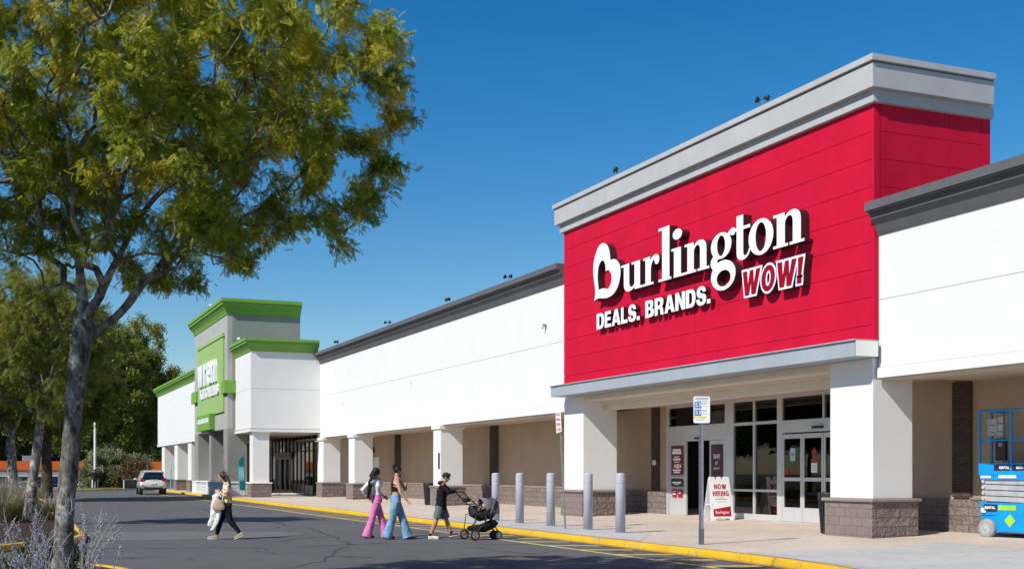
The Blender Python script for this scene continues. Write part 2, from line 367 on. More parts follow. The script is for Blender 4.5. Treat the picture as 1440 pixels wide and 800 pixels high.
W['green2'] = simple('green_panel', (.30, .46, .15), .7, var=.04, vs=1, spec=.3)
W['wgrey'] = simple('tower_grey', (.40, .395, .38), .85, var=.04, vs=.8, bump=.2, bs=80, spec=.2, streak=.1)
W['wgrey_shade'] = simple('tower_grey_shaded', (.27, .27, .255), .85, var=.04, vs=.8, bump=.2, bs=80, spec=.2, streak=.1)  # tower grey darkened so the side faces carry shade in their colour
W['alu'] = simple('aluminium', (.62, .63, .64), .4, metal=.35, var=.03)
W['alud'] = simple('grey_aluminium', (.30, .30, .30), .45, metal=.3, var=.04)
W['black'] = simple('black_plastic', (.015, .015, .017), .5, var=.1)
W['glass'] = glassmat('glass', .42, .03); W['glass2'] = glassmat('reflective_glass', .6, .16)
W['tyre'] = simple('tyre_rubber', (.02, .02, .02), .85, var=.2, vs=20)
W['whitepaint'] = simple('white_paint', (.80, .80, .80), .35, var=.01, spec=.5)
W['signwhite'] = simple('sign_white', (.85, .86, .88), .4, var=.01)
W['lettdark'] = simple('letter_returns', (.035, .012, .02), .5, var=.05)
W['redink'] = simple('red_ink', (.40, .008, .025), .5, var=.03)
W['plum'] = simple('plum_poster', (.075, .012, .035), .5, var=.05)
W['greyink'] = simple('grey_ink', (.22, .23, .26), .6, var=.03)
W['galv'] = simple('galvanised_steel', (.36, .38, .40), .45, metal=.6, var=.1, vs=8)
W['gunmetal_shade'] = simple('gunmetal_and_post_shade', (.13, .15, .18), .5, metal=.5, var=.1, vs=8)  # dark steel, also the painted shade on the sign post
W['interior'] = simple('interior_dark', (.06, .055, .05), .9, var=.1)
W['tube'] = emit('shop_light_and_fill', (1, .97, .9), 1.3)
W['roof'] = simple('roof_membrane', (.35, .35, .35), .9)
C_, S_ = math.cos(R(23.057)), math.sin(R(23.057))
def at(lat, dep, z): return (S_*dep+C_*lat, C_*dep-S_*lat, z)
# ------------------------------------------------------------------ ground, road, pavement
def asphaltmat():
    m, nt, b = newmat('asphalt'); setin(b, Roughness=.88, Specular_IOR_Level=.3)
    v = coords(nt)
    big = noisef(nt, v, .12, 5, .6, .3, .7); fine = noisef(nt, v, 55, 3, .7, .3, .7); mid = noisef(nt, v, 1.3, 5, .65, .35, .65)
    c = mixc(nt, big, (.098, .096, .100), (.130, .128, .128))
    c = mixc(nt, mid, c, mixc(nt, .5, c, (.082, .081, .086)))
    sp = noisef(nt, v, 85, 2, .8, .56, .72); c = mixc(nt, sp, c, (.27, .265, .255))
    dk = noisef(nt, v, 60, 2, .8, .58, .7); c = mixc(nt, dk, c, (.05, .05, .053))
    # tar-dark cracks: distance to the edges of large warped cells, only here and there
    nw = nt.nodes.new('ShaderNodeTexNoise'); nw.inputs['Scale'].default_value = .9; nw.inputs['Detail'].default_value = 6; nt.links.new(v, nw.inputs['Vector'])
    wv = nt.nodes.new('ShaderNodeMix'); wv.data_type = 'RGBA'; wv.blend_type = 'LINEAR_LIGHT'; wv.inputs[0].default_value = .9
    nt.links.new(v, wv.inputs[6]); nt.links.new(nw.outputs['Color'], wv.inputs[7])
    vo = nt.nodes.new('ShaderNodeTexVoronoi'); vo.feature = 'DISTANCE_TO_EDGE'; vo.inputs['Scale'].default_value = .16; nt.links.new(wv.outputs[2], vo.inputs['Vector'])
    mr = nt.nodes.new('ShaderNodeMapRange'); mr.inputs[1].default_value = .003; mr.inputs[2].default_value = .007; mr.inputs[3].default_value = 1; mr.inputs[4].default_value = 0
    nt.links.new(vo.outputs['Distance'], mr.inputs[0])
    mm = nt.nodes.new('ShaderNodeMath'); mm.operation = 'MULTIPLY'; nt.links.new(mr.outputs[0], mm.inputs[0]); nt.links.new(noisef(nt, v, .35, 3, .5, .45, .6), mm.inputs[1])
    c = mixc(nt, mm.outputs[0], c, (.022, .022, .024))
    # oil spots
    oil = noisef(nt, v, .7, 2, .4, .68, .76); c = mixc(nt, oil, c, mixc(nt, .35, c, (.02, .02, .02)))
    nt.links.new(c, b.inputs['Base Color']); bumpn(nt, b, fine, .55, .006); return m
W['asphalt'] = asphaltmat()
def pavemat(name, c, joint=1.5, jx=True):
    m, nt, b = newmat(name); setin(b, Roughness=.85, Specular_IOR_Level=.25)
    v = coords(nt)
    col = mixc(nt, noisef(nt, v, .5, 5, .65), mul(c, .88), mul(c, 1.08))
    col = mixc(nt, noisef(nt, v, 5, 5, .7, .45, .8), col, mul(c, .80))
    col = mixc(nt, noisef(nt, v, 90, 2, .8, .5, .75), col, mul(c, .62))
    if joint:
        sp = nt.nodes.new('ShaderNodeSeparateXYZ'); nt.links.new(v, sp.inputs[0]); masks = []
        for i in (0, 1):
            a = nt.nodes.new('ShaderNodeMath'); a.operation = 'PINGPONG'; a.inputs[1].default_value = joint/2; nt.links.new(sp.outputs[i], a.inputs[0])
            l = nt.nodes.new('ShaderNodeMath'); l.operation = 'LESS_THAN'; l.inputs[1].default_value = .006; nt.links.new(a.outputs[0], l.inputs[0]); masks.append(l.outputs[0])
        mx = nt.nodes.new('ShaderNodeMath'); mx.operation = 'MAXIMUM'; nt.links.new(masks[0], mx.inputs[0]); nt.links.new(masks[1], mx.inputs[1])
        mq = nt.nodes.new('ShaderNodeMath'); mq.operation = 'MULTIPLY'; mq.inputs[1].default_value = .55; nt.links.new(mx.outputs[0], mq.inputs[0])
        col = mixc(nt, mq.outputs[0], col, mul(c, .45))
    # gum spots and small stains
    gum = noisef(nt, v, 6, 1, .3, .74, .76); col = mixc(nt, gum, col, mul(c, .45))
    nt.links.new(col, b.inputs['Base Color']); bumpn(nt, b, noisef(nt, v, 130, 3), .3, .004); return m
W['pave'] = pavemat('beige_concrete', (.62, .515, .425), 3.0)
W['concrete'] = pavemat('grey_concrete', (.52, .51, .49), 1.5)
def kerbmat(name='yellow_kerb_paint', wear=(.50, .62)):
    m, nt, b = newmat(name); setin(b, Roughness=.7, Specular_IOR_Level=.3)
    v = coords(nt)
    c = mixc(nt, noisef(nt, v, 1.5, 4), (.78, .47, .02), (.70, .40, .015))
    c = mixc(nt, noisef(nt, v, 4.5, 7, .75, wear[0]+.06, wear[1]+.05), c, (.30, .27, .23))
    c = mixc(nt, noisef(nt, v, 2.1, 7, .75, .63, .70), c, (.07, .06, .05))
    c = mixc(nt, noisef(nt, v, 40, 3, .8, .60, .72), c, (.42, .33, .16))
    sp = nt.nodes.new('ShaderNodeSeparateXYZ'); nt.links.new(v, sp.inputs[0])
    lo_ = nt.nodes.new('ShaderNodeMapRange'); lo_.inputs[1].default_value = .0; lo_.inputs[2].default_value = .05; lo_.inputs[3].default_value = .75; lo_.inputs[4].default_value = 0; nt.links.new(sp.outputs[2], lo_.inputs[0])
    c = mixc(nt, lo_.outputs[0], c, (.10, .085, .06))     # road grime along the foot
    a = nt.nodes.new('ShaderNodeMath'); a.operation = 'PINGPONG'; a.inputs[1].default_value = 1.5; nt.links.new(sp.outputs[1], a.inputs[0])
    l = nt.nodes.new('ShaderNodeMath'); l.operation = 'LESS_THAN'; l.inputs[1].default_value = .007; nt.links.new(a.outputs[0], l.inputs[0])
    c = mixc(nt, l.outputs[0], c, (.26, .19, .07))
    nt.links.new(c, b.inputs['Base Color']); bumpn(nt, b, noisef(nt, v, 25, 5, .7), .7, .012); return m
W['kerb'] = kerbmat()
def linemat(name, c, lo, hi, under=(.12, .118, .12)):
    m, nt, b = newmat(name); setin(b, Roughness=.75, Specular_IOR_Level=.3)
    v = coords(nt)
    col = mixc(nt, noisef(nt, v, 18, 8, .8, lo, hi), c, under)
    col = mixc(nt, noisef(nt, v, 70, 2, .8, .5, .75), col, mul(c, .55))
    nt.links.new(col, b.inputs['Base Color']); return m
W['yline'] = linemat('yellow_line_paint', (.68, .54, .20), .56, .76)
def mulchmat():
    m, nt, b = newmat('mulch'); setin(b, Roughness=.95, Specular_IOR_Level=.1); v = coords(nt)
    c = mixc(nt, noisef(nt, v, 25, 6, .8, .35, .65), (.055, .035, .025), (.16, .115, .09))
    c = mixc(nt, noisef(nt, v, 60, 3, .8, .6, .7), c, (.30, .25, .2))
    nt.links.new(c, b.inputs['Base Color']); bumpn(nt, b, noisef(nt, v, 30, 6, .8), 1, .05); return m
W['mulch'] = mulchmat()
W['grassground'] = simple('verge_soil', (.10, .11, .045), .95, var=.35, vs=.6, bump=.6, bs=20)
# one terrain sheet to the horizon; level near the shops, falling away beyond the far kerb
def ground_z(x, y):
    if y < 135: return 0.0
    t = min(1, (y-135)/65); return -3.2*t*t*(3-2*t)
ys = [-60, -20, 0, 20, 40, 60, 80, 100, 115, 122, 127, 132, 138, 145, 152, 160, 168, 176, 184, 192, 260, 400, 800, 2500]
xs = [-2500, -400, -120, -60, -30, -10, 0, 10, 20, 40, 70, 120, 400, 2500]
mb = MB(); mb.add([(x, y, ground_z(x, y)) for y in ys for x in xs], [(j*len(xs)+i, j*len(xs)+i+1, (j+1)*len(xs)+i+1, (j+1)*len(xs)+i) for j in range(len(ys)-1) for i in range(len(xs)-1)])
tag(mb.build('road', W['asphalt'], smooth=True), kind='structure')
# kerb line of the shop pavement (road side)
KL = [(-6, 6.2), (0, 7.0), (5, 8.4), (8.2, 10.0), (10.2, 11.8), (11.3, 13.4), (11.85, 15.0), (12.15, 17.0), (12.25, 19), (12.3, 24), (12.32, 34), (12.38, 46), (12.42, 57.5), (12.6, 70), (12.8, 80), (12.95, 91), (13.1, 97.5), (13.1, 120), (14.5, 126)]
def offset_line(P, d):
    out = []
    for i, p in enumerate(P):
        a = Vector(P[max(i-1, 0)]); c = Vector(P[min(i+1, len(P)-1)]); t = (c-a).normalized(); nrm = Vector((t.y, -t.x))
        out.append((p[0]+nrm.x*d, p[1]+nrm.y*d))
    return out
def refine(P, step=.8):
    out = []
    for a, b in zip(P[:-1], P[1:]):
        n = max(1, int(math.hypot(b[0]-a[0], b[1]-a[1])/step))
        for k in range(n): out.append((a[0]+(b[0]-a[0])*k/n, a[1]+(b[1]-a[1])*k/n))
    out.append(P[-1]); return out
def kerb_mesh(P, inner=1, h=.15, w=.19, closed=False, jit=.006):
    """profile swept along P; inner=+1: pavement lies on the right hand of the walk direction"""
    prof = [(0.0, -.05), (0.006, .0), (0.012, h-.035), (.028, h-.010), (.05, h+.002), (w, h+.004), (w+.002, h-.06)]
    n = len(P); v = []
    for i, p in enumerate(P):
        if closed: a = Vector(P[i-1]); c = Vector(P[(i+1) % n])
        else: a = Vector(P[max(i-1, 0)]); c = Vector(P[min(i+1, n-1)])
        t = (c-a).normalized(); nr = Vector((t.y, -t.x))*inner; j = random.uniform(-jit, jit)
        for (d, z) in prof: v.append((p[0]+nr.x*(d+j), p[1]+nr.y*(d+j), z+(random.uniform(-jit, jit)*.6 if z > 0 else 0)))
    k = len(prof); rng_ = range(n if closed else n-1)
    f = [((i*k+j), (i*k+j+1), (((i+1) % n)*k+j+1), (((i+1) % n)*k+j)) for i in rng_ for j in range(k-1)]
    return MB().add(v, f)
KR = refine(KL)
tag(kerb_mesh(KR, 1).build('kerb', W['kerb'], smooth=True), kind='structure')
def pz(x): return .15 if x < 17.9 else .15+.07*min(1, (x-17.9)/2.8)
back = offset_line(KR, .185)
mb = MB(); cols = [None, 17.9, 20.7, 24, 45]
vv = []
for (x, y) in back:
    for c in cols:
        X = x if c is None else max(c, x+.3*cols.index(c)); vv.append((X, y, pz(X)))
k = len(cols); mb.add(vv, [(i*k+j, i*k+j+1, (i+1)*k+j+1, (i+1)*k+j) for i in range(len(back)-1) for j in range(k-1)])
tag(mb.build('pavement', W['pave'], smooth=False), kind='structure')
def sheet(name, pts, z, m, kind='structure'):
    o = MB().add([(x, y, z) for x, y in pts], [tuple(range(len(pts)))]).build(name, m); return tag(o, kind=kind)
sheet('pavement_ramp', [(12.56, 22.6), (14.35, 25.3), (14.5, 36.5), (12.56, 38.5)], .1545, W['concrete'])
sheet('pavement_slab', [(12.2, 15.2), (12.52, 18.6), (15.4, 18.9), (20.4, 20.3), (26, 20.8), (26, 12.5), (12.0, 12.5)], .1545, W['concrete'])
# painted fire lane: long edge line and diagonal bars
LX = 11.15
mb = MB()
mb.add([(LX-.06, 9, .004), (LX+.06, 9, .004), (LX+.06, 92, .004), (LX-.06, 92, .004)], [(0, 1, 2, 3)])
mb.build('lane_edge_marking', W['yline']); tag(bpy.data.objects['lane_edge_marking'], kind='structure')
mb = MB(); y = 16.2
while y < 60:
    x0, x1 = LX+.06, 12.28; s_ = -.426
    mb.add([(x0, y, .004), (x1, y+(x1-x0)*s_, .004), (x1, y+(x1-x0)*s_+.24, .004), (x0, y+.24, .004)], [(0, 1, 2, 3)]); y += 1.58
tag(mb.build('hatch_marking', W['yline']), kind='structure')
# a lighter, older strip of asphalt across the aisle
W['oldasphalt'] = simple('older_asphalt', (.138, .136, .134), .9, var=.12, vs=1.2, bump=.5, bs=70)
sheet('old_road_strip', [(2.3, 30.2), (4.1, 29.7), (6.6, 30.1), (7.6, 31.6), (7.1, 32.8), (5.0, 33.9), (2.4, 34.6)], .004, W['oldasphalt'])
# tar-sealed cracks wandering over the aisle, and grit gathered in the gutter
W['tar'] = simple('crack_tar', (.045, .044, .047), .8, var=.2, vs=6); W['grit'] = linemat('gutter_grit', (.17, .15, .125), .40, .62, (.10, .098, .10))
def wobble(pts, w, z, name, m, seed, jit=.10, step=.35):
    rr = random.Random(seed); P = refine(pts, step); v = []
    off = 0
    for i, p in enumerate(P):
        t = Vector(P[min(i+1, len(P)-1)])-Vector(P[max(i-1, 0)]); t.normalize(); off = off*.7+rr.uniform(-jit, jit); ww = w*rr.uniform(.3, 1.0)/2
        x, y = p[0]-t.y*off, p[1]+t.x*off; v += [(x-t.y*ww, y+t.x*ww, z), (x+t.y*ww, y-t.x*ww, z)]
    tag(MB().add(v, [(2*i, 2*i+1, 2*i+3, 2*i+2) for i in range(len(P)-1)]).build(name, m), kind='structure')
wobble([(2.2, 27.2), (5.2, 25.8), (8.0, 26.4), (11.0, 24.8)], .07, .0045, 'crack_seal', W['tar'], 3)
wobble([(3.0, 18.6), (5.5, 21.5), (7.2, 25.9)], .06, .0045, 'crack_seal', W['tar'], 4)
wobble([(7.4, 26.2), (8.3, 34), (8.0, 46), (8.9, 62)], .07, .0045, 'crack_seal', W['tar'], 5)
wobble([(3.2, 38), (6.5, 40.2), (11, 39.2)], .08, .0045, 'crack_seal', W['tar'], 6)
wobble([(9.2, 15.5), (9.9, 19.5), (9.4, 24.5)], .05, .0045, 'crack_seal', W['tar'], 7)
wobble([(3.0, 51), (7, 52.5), (11, 51.5)], .09, .0045, 'crack_seal', W['tar'], 8)
wobble([(x-.05, y) for x, y in KL[7:16]], .16, .006, 'gutter_grit', W['grit'], 9, .02, .5)
# planting islands
def island(P, fill, name='planting_island'):
    P = spline_loop(P, 6)
    kerb_mesh(P, 1, h=.16, w=.17, closed=True, jit=.004)
    o = kerb_mesh(P, 1, h=.16, w=.17, closed=True, jit=.004).build('island_kerb', W['kerb'], smooth=True); tag(o, kind='structure')
    n = len(P); ins = []
    for i in range(n):
        t = (Vector(P[(i+1) % n])-Vector(P[i-1])).normalized(); ins.append((P[i][0]+t.y*.168, P[i][1]-t.x*.168))
    o2 = MB().add([(x, y, .145) for x, y in ins], [tuple(range(n))]).build(name, fill); tag(o2, kind='structure')
# loops walk clockwise so that the inside lies on the right
island([(-2.6, 20.4), (-1.2, 20.95), (.2, 20.95), (1.35, 20.55), (1.9, 19.2), (2.05, 17), (2.0, 12), (1.9, 7), (1.2, 5.6), (-.5, 5.2), (-2.3, 5.6), (-2.8, 8), (-2.8, 16)], W['mulch'])
island([(-2.7, 42), (-1.5, 43.6), (.6, 43.6), (1.9, 42.2), (2.15, 38), (2.1, 33), (1.98, 29.8), (1.35, 28.1), (.1, 26.4), (-1.6, 25.6), (-2.8, 27), (-2.9, 34)], W['mulch'])
island([(-2.6, 78), (-1, 79.5), (.8, 79.4), (2.2, 78), (2.5, 70), (2.45, 58), (2.3, 52.5), (1.6, 49.3), (.2, 47.2), (-1.6, 46.8), (-2.8, 49), (-2.8, 60)], W['mulch'])
# raised verge beyond the far end of the aisle
FK = [(-40, 96), (-8, 101), (2, 106), (7.6, 111.3), (10.2, 115.5), (12.4, 120.5), (14.2, 126)]
FR = refine(FK, 1.5)
tag(kerb_mesh(FR, -1).build('far_kerb', W['kerb'], smooth=True), kind='structure')
bk = offset_line(FR, -.185)
mb = MB(); vv = []
for (x, y) in bk: vv += [(x, y, .15), (x-2, y+5, .2), (x-3, y+9, .02), (x-4, y+16, -.25)]
mb.add(vv, [(i*4+j, (i+1)*4+j, (i+1)*4+j+1, i*4+j+1) for i in range(len(bk)-1) for j in range(3)])
tag(mb.build('verge', W['grassground'], smooth=True), kind='structure')
# ------------------------------------------------------------------ the red department store
Y0, Y1 = 21.6, 37.47           # near and far end of the red tower
XF = 17.87
store = thing('department_store', 'red panelled tower store with light grey cornice and glass entrance below', 'store building', (XF, Y0, 0))
# red panels: real boards with open joints
mb = MB(); mb.mi = 1
mb.box(XF+.03, 21.18, Y0+.03, Y1-.03, 4.5, 9.75); mb.mi = 0
def panel_rows(z0, z1, h):
    out = []; z = z1
    while z > z0+.05: out.append((max(z0, z-h), z)); z -= h
    return out
G = .011
for (a, b) in panel_rows(4.45, 9.74, .61):
    for (ya, yb) in ((Y0+.10, 29.07), (29.07, Y1)):
        mb.box(XF, XF+.03, ya+G/2, yb-G/2, a+G/2, b-G/2)
    for (xa, xb) in ((XF+.16, 20.0), (20.0, 20.95)):
        mb.box(xa+G/2, xb-G/2, Y0, Y0+.03, a+G/2, b-G/2)
mb.box(XF-.006, XF+.03, Y0, Y0+.094, 4.45, 9.74); mb.box(XF+.036, XF+.15, Y0-.006, Y0+.03, 4.45, 9.74); mb.box(20.956, 21.2, Y0-.004, Y0+.03, 4.45, 9.74)
mb.build('red_wall', [W['red'], W['redgap']], store)
def ringbox(mb, x0, x1, y0, y1, o, z0, z1): return mb.box(x0-o, x1+(.0 if o < .2 else -.12), y0-o, y1+o, z0, z1)
mb = MB(); ringbox(mb, XF, 21.2, Y0, Y1, .11, 9.73, 10.0); ringbox(mb, XF, 21.2, Y0, Y1, .25, 10.0, 10.53)
mb.mi = 1; ringbox(mb, XF, 21.2, Y0, Y1, .24, 10.53, 10.56); mb.mi = 0; ringbox(mb, XF, 21.2, Y0, Y1, .31, 10.56, 10.70)  # charcoal strip colours in the shade of the gap under the cap
mb.build('cornice', [W['grey'], W['dark']], store, bevel=.008)
# projecting ledge and what hangs below it
mb = MB(); mb.box(17.25, 17.86, Y0-.12, 37.2, 4.13, 4.47)
mb.box(17.20, 17.86, Y0-.14, 37.22, 4.47, 4.50)
mb.build('ledge', W['ledge'], store, bevel=.006)
BX(17.252, 17.86, Y0-.145, Y0-.141, 4.135, 4.47).build('ledge_end', W['white2'], store)
mb = MB(); mb.box(17.9, 18.5, Y0+1.5, 36.2, 3.95, 4.44); mb.box(18.5, 18.62, Y0+1.5, 36.2, 3.90, 4.2); mb.box(18.62, 18.98, Y0+1.5, 36.2, 3.66, 4.2)
mb.build('beam', W['cream'], store, bevel=.01)
tag(BX(17.88, 20.7, Y0+.2, Y1, 4.44, 4.5).build('soffit_board', W['soffit'], store))
BX(18.98, 20.75, Y0+.1, 45.0, 3.80, 3.86).build('soffit', W['soffit'], store)
def pillar(root, xa, xb, ya, yb, ztop, zb=.12, zcap=1.02, bo=.1, co=.16, head=True, cap_m='cap', base_m='block', shaft_m='white'):
    p = BX(xa, xb, ya, yb, zcap, ztop).build('pillar', W[shaft_m], root, bevel=.012)
    def sub(mb_, name, m, bev=0): return mb_.build(name, m, p, bevel=bev)
    b = MB(); b.box(xa-bo, xb+bo, ya-bo, yb+bo, zb, zcap-.07)
    # the road-facing faces use smooth blocks, the end faces split ones: side sheets 3 mm proud
    b.mi = 1; b.box(xa-bo-.003, xa-bo+.01, ya-bo+.002, yb+bo-.002, zb, zcap-.07)
    sub(b, 'pillar_base', [W[base_m], W['block_s' if base_m == 'block' else base_m]])
    c = MB(); c.box(xa-co, xb+co, ya-co, yb+co, zcap-.075, zcap); sub(c, 'base_cap', W[cap_m], .02)
    if head:
        h = MB(); h.box(xa-.07, xb+.07, ya-.07, yb+.07, ztop-.13, ztop+.03); sub(h, 'pillar_head', W['white2'], .008)
    return p
pillar(store, XF, 18.98, 21.65, 23.14, 4.13, head=False, bo=.085, co=.15)
pillar(store, XF, 19.12, 36.0, 37.46, 4.13, head=False, bo=.085, co=.15)
# entrance screen on X = 20.7
XS = 20.7; ZT = 3.8; ZB = .225
def shopfront(root, X, y_list, bars, zt, zb, fr, th=.07, dep=.12, name='window_frame', gl='glass', sill=.12, pane='pane'):
    """frame with posts at y_list and bars at heights, panes between"""
    mb = MB()
    for (y, w) in y_list: mb.box(X-dep/2, X+dep/2, y-w/2, y+w/2, zb, zt)
    ya, yb = y_list[0][0], y_list[-1][0]
    for (z, h) in bars: mb.box(X-dep/2+.004, X+dep/2-.004, min(ya, yb), max(ya, yb), z-h/2, z+h/2)
    f = mb.build(name, fr, root, bevel=.004)
    return f
fr = shopfront(store, XS, [(31.55, .34), (30.30, .08), (29.02, .24)], [(3.76, .1), (3.05, .09), (1.07, .07), (.30, .16)], 3.82, ZB, W['alu'])
for (ya, yb) in ((30.34, 31.38), (29.14, 30.26)):
    for (za, zb) in ((3.095, 3.71), (1.105, 3.005), (.38, 1.035)): BX(XS-.008, XS+.008, ya, yb, za, zb).build('pane', W['glass'], fr)
# left door bay
fr = shopfront(store, XS, [(35.30, .14), (31.78, .12)], [(3.76, .1), (3.06, .1), (2.66, .10)], 3.82, ZB, W['alu'], name='door_frame')
BX(XS-.05, XS+.05, 31.84, 35.23, 2.70, 3.02).build('door_header', W['alu'], fr, bevel=.003)
BX(XS-.008, XS+.008, 31.84, 35.23, 3.11, 3.71).build('pane', W['glass'], fr)
MB().box(XS-.13, XS-.05, 33.1, 33.5, 2.66, 2.72).build('door_sensor', W['black'], fr, bevel=.01)
def doorleaf(root, X, ya, yb, zt=2.60, glass=True, fill=None):
    d = MB(); w = .075
    d.box(X-.03, X+.03, ya, ya+w, ZB, zt); d.box(X-.03, X+.03, yb-w, yb, ZB, zt)
    d.box(X-.027, X+.027, ya+w, yb-w, zt-.13, zt); d.box(X-.027, X+.027, ya+w, yb-w, 1.36, 1.46); d.box(X-.027, X+.027, ya+w, yb-w, ZB, .62)
    o = d.build('door', W['alu'], root, bevel=.004)
    for (a, b) in ((.62, 1.36), (1.46, zt-.13)):
        BX(X-.006, X+.006, ya+w, yb-w, a, b).build('pane', fill or W['glass'], o)
    return o
W['frost'] = simple('frosted_panel', (.42, .42, .43), .35, var=.04)
dl = doorleaf(store, XS-.02, 34.12, 35.2, fill=W['frost'])
dr = doorleaf(store, XS-.02, 31.86, 32.72, fill=W['frost'])
# right door bay
fr = shopfront(store, XS, [(26.2, .12), (24.4, .12)], [(3.76, .1), (3.02, .1), (2.72, .06)], 3.82, ZB, W['alu'], name='door_frame')
MB().box(XS-.06, XS+.06, 24.46, 28.9, 2.72, 3.0).build('door_header', W['alu'], fr, bevel=.003)
MB().box(XS-.056, XS+.056, 24.4, 28.9, 3.0, 3.07).box(XS-.056, XS+.056, 24.4, 28.9, 3.71, 3.81).build('transom_bar', W['alu'], fr)
MB().box(XS-.05, XS+.05, 27.0, 27.07, 3.07, 3.71).build('mullion', W['alu'], fr)
BX(XS-.008, XS+.008, 24.46, 28.9, 3.07, 3.71).build('pane', W['glass'], fr)
MB().box(XS-.14, XS-.06, 27.0, 27.45, 2.80, 2.87).build('door_sensor', W['black'], fr, bevel=.012)
for (a, b) in ((27.97, 28.88), (27.03, 27.95), (26.1, 27.01)): doorleaf(store, XS-.03, a, b, 2.68)
# recess walls beside the entrance
def cladding(root, ya, yb, x=20.7, zt=3.82, m='tan'):
    BX(x, x+.25, ya, yb, .12, zt).build('wall', W[m], root)
    b = MB(); b.box(x-.09, x+.02, ya, yb, .12, .98); o = b.build('wall_base', W['block'], root); return o
cladding(store, 35.38, 39.6)
cladding(store, 21.6, 24.35)
BX(20.64, 20.72, 35.88, 36.38, .98, 3.8).build('pilaster', W['darkbrick'], store)
MB().box(20.60, 20.645, 36.05, 36.25, 1.85, 2.02).build('junction_box', W['white2'], store, bevel=.01)
# dark shop interior with ceiling light lines
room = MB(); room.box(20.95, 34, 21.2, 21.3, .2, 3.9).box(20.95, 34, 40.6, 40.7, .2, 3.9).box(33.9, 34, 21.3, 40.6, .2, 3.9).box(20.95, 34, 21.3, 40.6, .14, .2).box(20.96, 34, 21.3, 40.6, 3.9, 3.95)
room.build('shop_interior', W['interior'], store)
for x in (22.2, 24.2, 26.4, 28.8, 31.2):
    for yy in (22.5, 25.6, 28.7, 31.8, 34.9): BX(x, x+.14, yy, yy+2.3, 3.72, 3.77).build('ceiling_light_or_fill', W['tube'], store)
W['rackfill'] = simple('clothes_rack', (.10, .09, .11), .9, var=.9, vs=5)
for (x, y_, l) in ((23.5, 29.5, 1.6), (25.5, 31.2, 2.2), (24.2, 26.2, 1.8), (27, 28.4, 2.4), (28.0, 33.2, 2.0), (26.0, 23.8, 1.6)): BX(x, x+.6, y_, y_+l, .45, 1.45).build('clothes_rack', W['rackfill'], store)
# unseen solid behind the parapets, added against light leaks
MB().box(21.2, 45, Y0, Y1, 3.96, 8.0).build('store_block', W['grey'], store)
W['crimson'] = simple('crimson_poster', (.20, .008, .02), .5)
# ------------------------------------------------------------------ posters on the doors (flat things stuck on)
def poster(label, x, ya, yb, za, zb, m, extra=None, name='poster', cat='poster', group=None):
    o = thing(name, label, cat, (x, ya, za), group=group)
    BX(x-.006, x, ya, yb, za, zb).build('sheet', m, o)
    if extra: extra(o)
    return o
RT, UP = (0, -1, 0), (0, 0, 1)
def lines(o, x, ya, rows, m='signwhite'):
    mb = MB()
    for (y_off, w, z, h) in rows: mb.box(x-.010, x-.007, ya-y_off-w, ya-y_off, z, z+h)
    mb.build('print', W[m], o)
def red_poster(o):
    lines(o, 20.64, 35.03, [(.1, .5, 2.30, .07), (.07, .56, 2.20, .09), (.2, .3, 2.09, .035), (.12, .46, 2.00, .06), (.18, .34, 1.93, .03), (.2, .1, 1.76, .10), (.34, .14, 1.74, .14), (.52, .1, 1.76, .10), (.1, .5, 1.66, .045), (.16, .38, 1.58, .06)])
poster('dark red poster with white print on the white left door panel', 20.64, 34.31, 35.03, 1.52, 2.48, W['crimson'], red_poster)
poster('small dark strip notice with pale print below the tall red poster', 20.64, 34.31, 35.03, 1.14, 1.40, W['lettdark'], lambda o: lines(o, 20.64, 35.03, [(.08, .56, 1.24, .06), (.2, .3, 1.20, .02)]), name='notice', cat='notice')
def logos(o): MB().box(20.627, 20.63, 34.40, 34.62, .86, 1.0).build('print', W['signwhite'], o)
poster('small square red sticker low on the left door panel', 20.64, 34.35, 34.62, .80, 1.05, W['redink'], lambda o: lines(o, 20.64, 34.60, [(.03, .16, .92, .03)]), name='sticker', cat='sticker')
poster('round-topped red sticker with white print beside the square red sticker', 20.64, 34.72, 34.98, .80, 1.05, W['redink'], lambda o: lines(o, 20.64, 34.97, [(.03, .19, .96, .03), (.03, .19, .88, .03)]), name='sticker', cat='sticker')
def save_poster(o):
    mb = MB(); letters(mb, 'SAVE', (20.632, 32.46, 2.03), RT, UP, .36, .14, .003, offset=.02)
    letters(mb, 'fall', (20.632, 32.37, 1.84), RT, UP, .15, .12, .003, shear=.4); letters(mb, 'season!', (20.632, 32.47, 1.70), RT, UP, .36, .08, .003, shear=.4); mb.build('print', W['signwhite'], o)
poster('dark plum SAVE poster on the door panel behind the folding sign', 20.64, 31.98, 32.60, 1.46, 2.47, W['plum'], save_poster)
W['skyblue'] = simple('pale_blue_paper', (.35, .55, .68), .5)
poster('pale blue notice on the glass of the closed right doors', 20.655, 28.28, 28.52, 1.92, 2.28, W['skyblue'], lambda o: lines(o, 20.655, 28.5, [(.04, .12, 2.06, .09)], 'greyink'), name='notice', cat='notice')
poster('white square notice under the red stickers on the right doors', 20.655, 27.30, 27.56, 1.60, 1.86, W['signwhite'], lambda o: lines(o, 20.655, 27.55, [(.04, .18, 1.78, .02), (.04, .16, 1.72, .02), (.04, .18, 1.66, .02)], 'greyink'), name='notice', cat='notice')
poster('red strip sticker right above the white square notice', 20.655, 27.28, 27.58, 1.90, 1.97, W['redink'], name='sticker', cat='sticker')
st = tag(MB().prism([(27.43, 2.05), (27.55, 2.17), (27.43, 2.29), (27.31, 2.17)], 20.649, 20.655, 'x').build('sticker', W['redink']), 'red diamond sticker on the glass of the right doors', 'sticker')
poster('small red strip low on the leftmost leaf of the right doors', 20.655, 28.58, 28.8, 1.55, 1.66, W['redink'], name='sticker', cat='sticker')
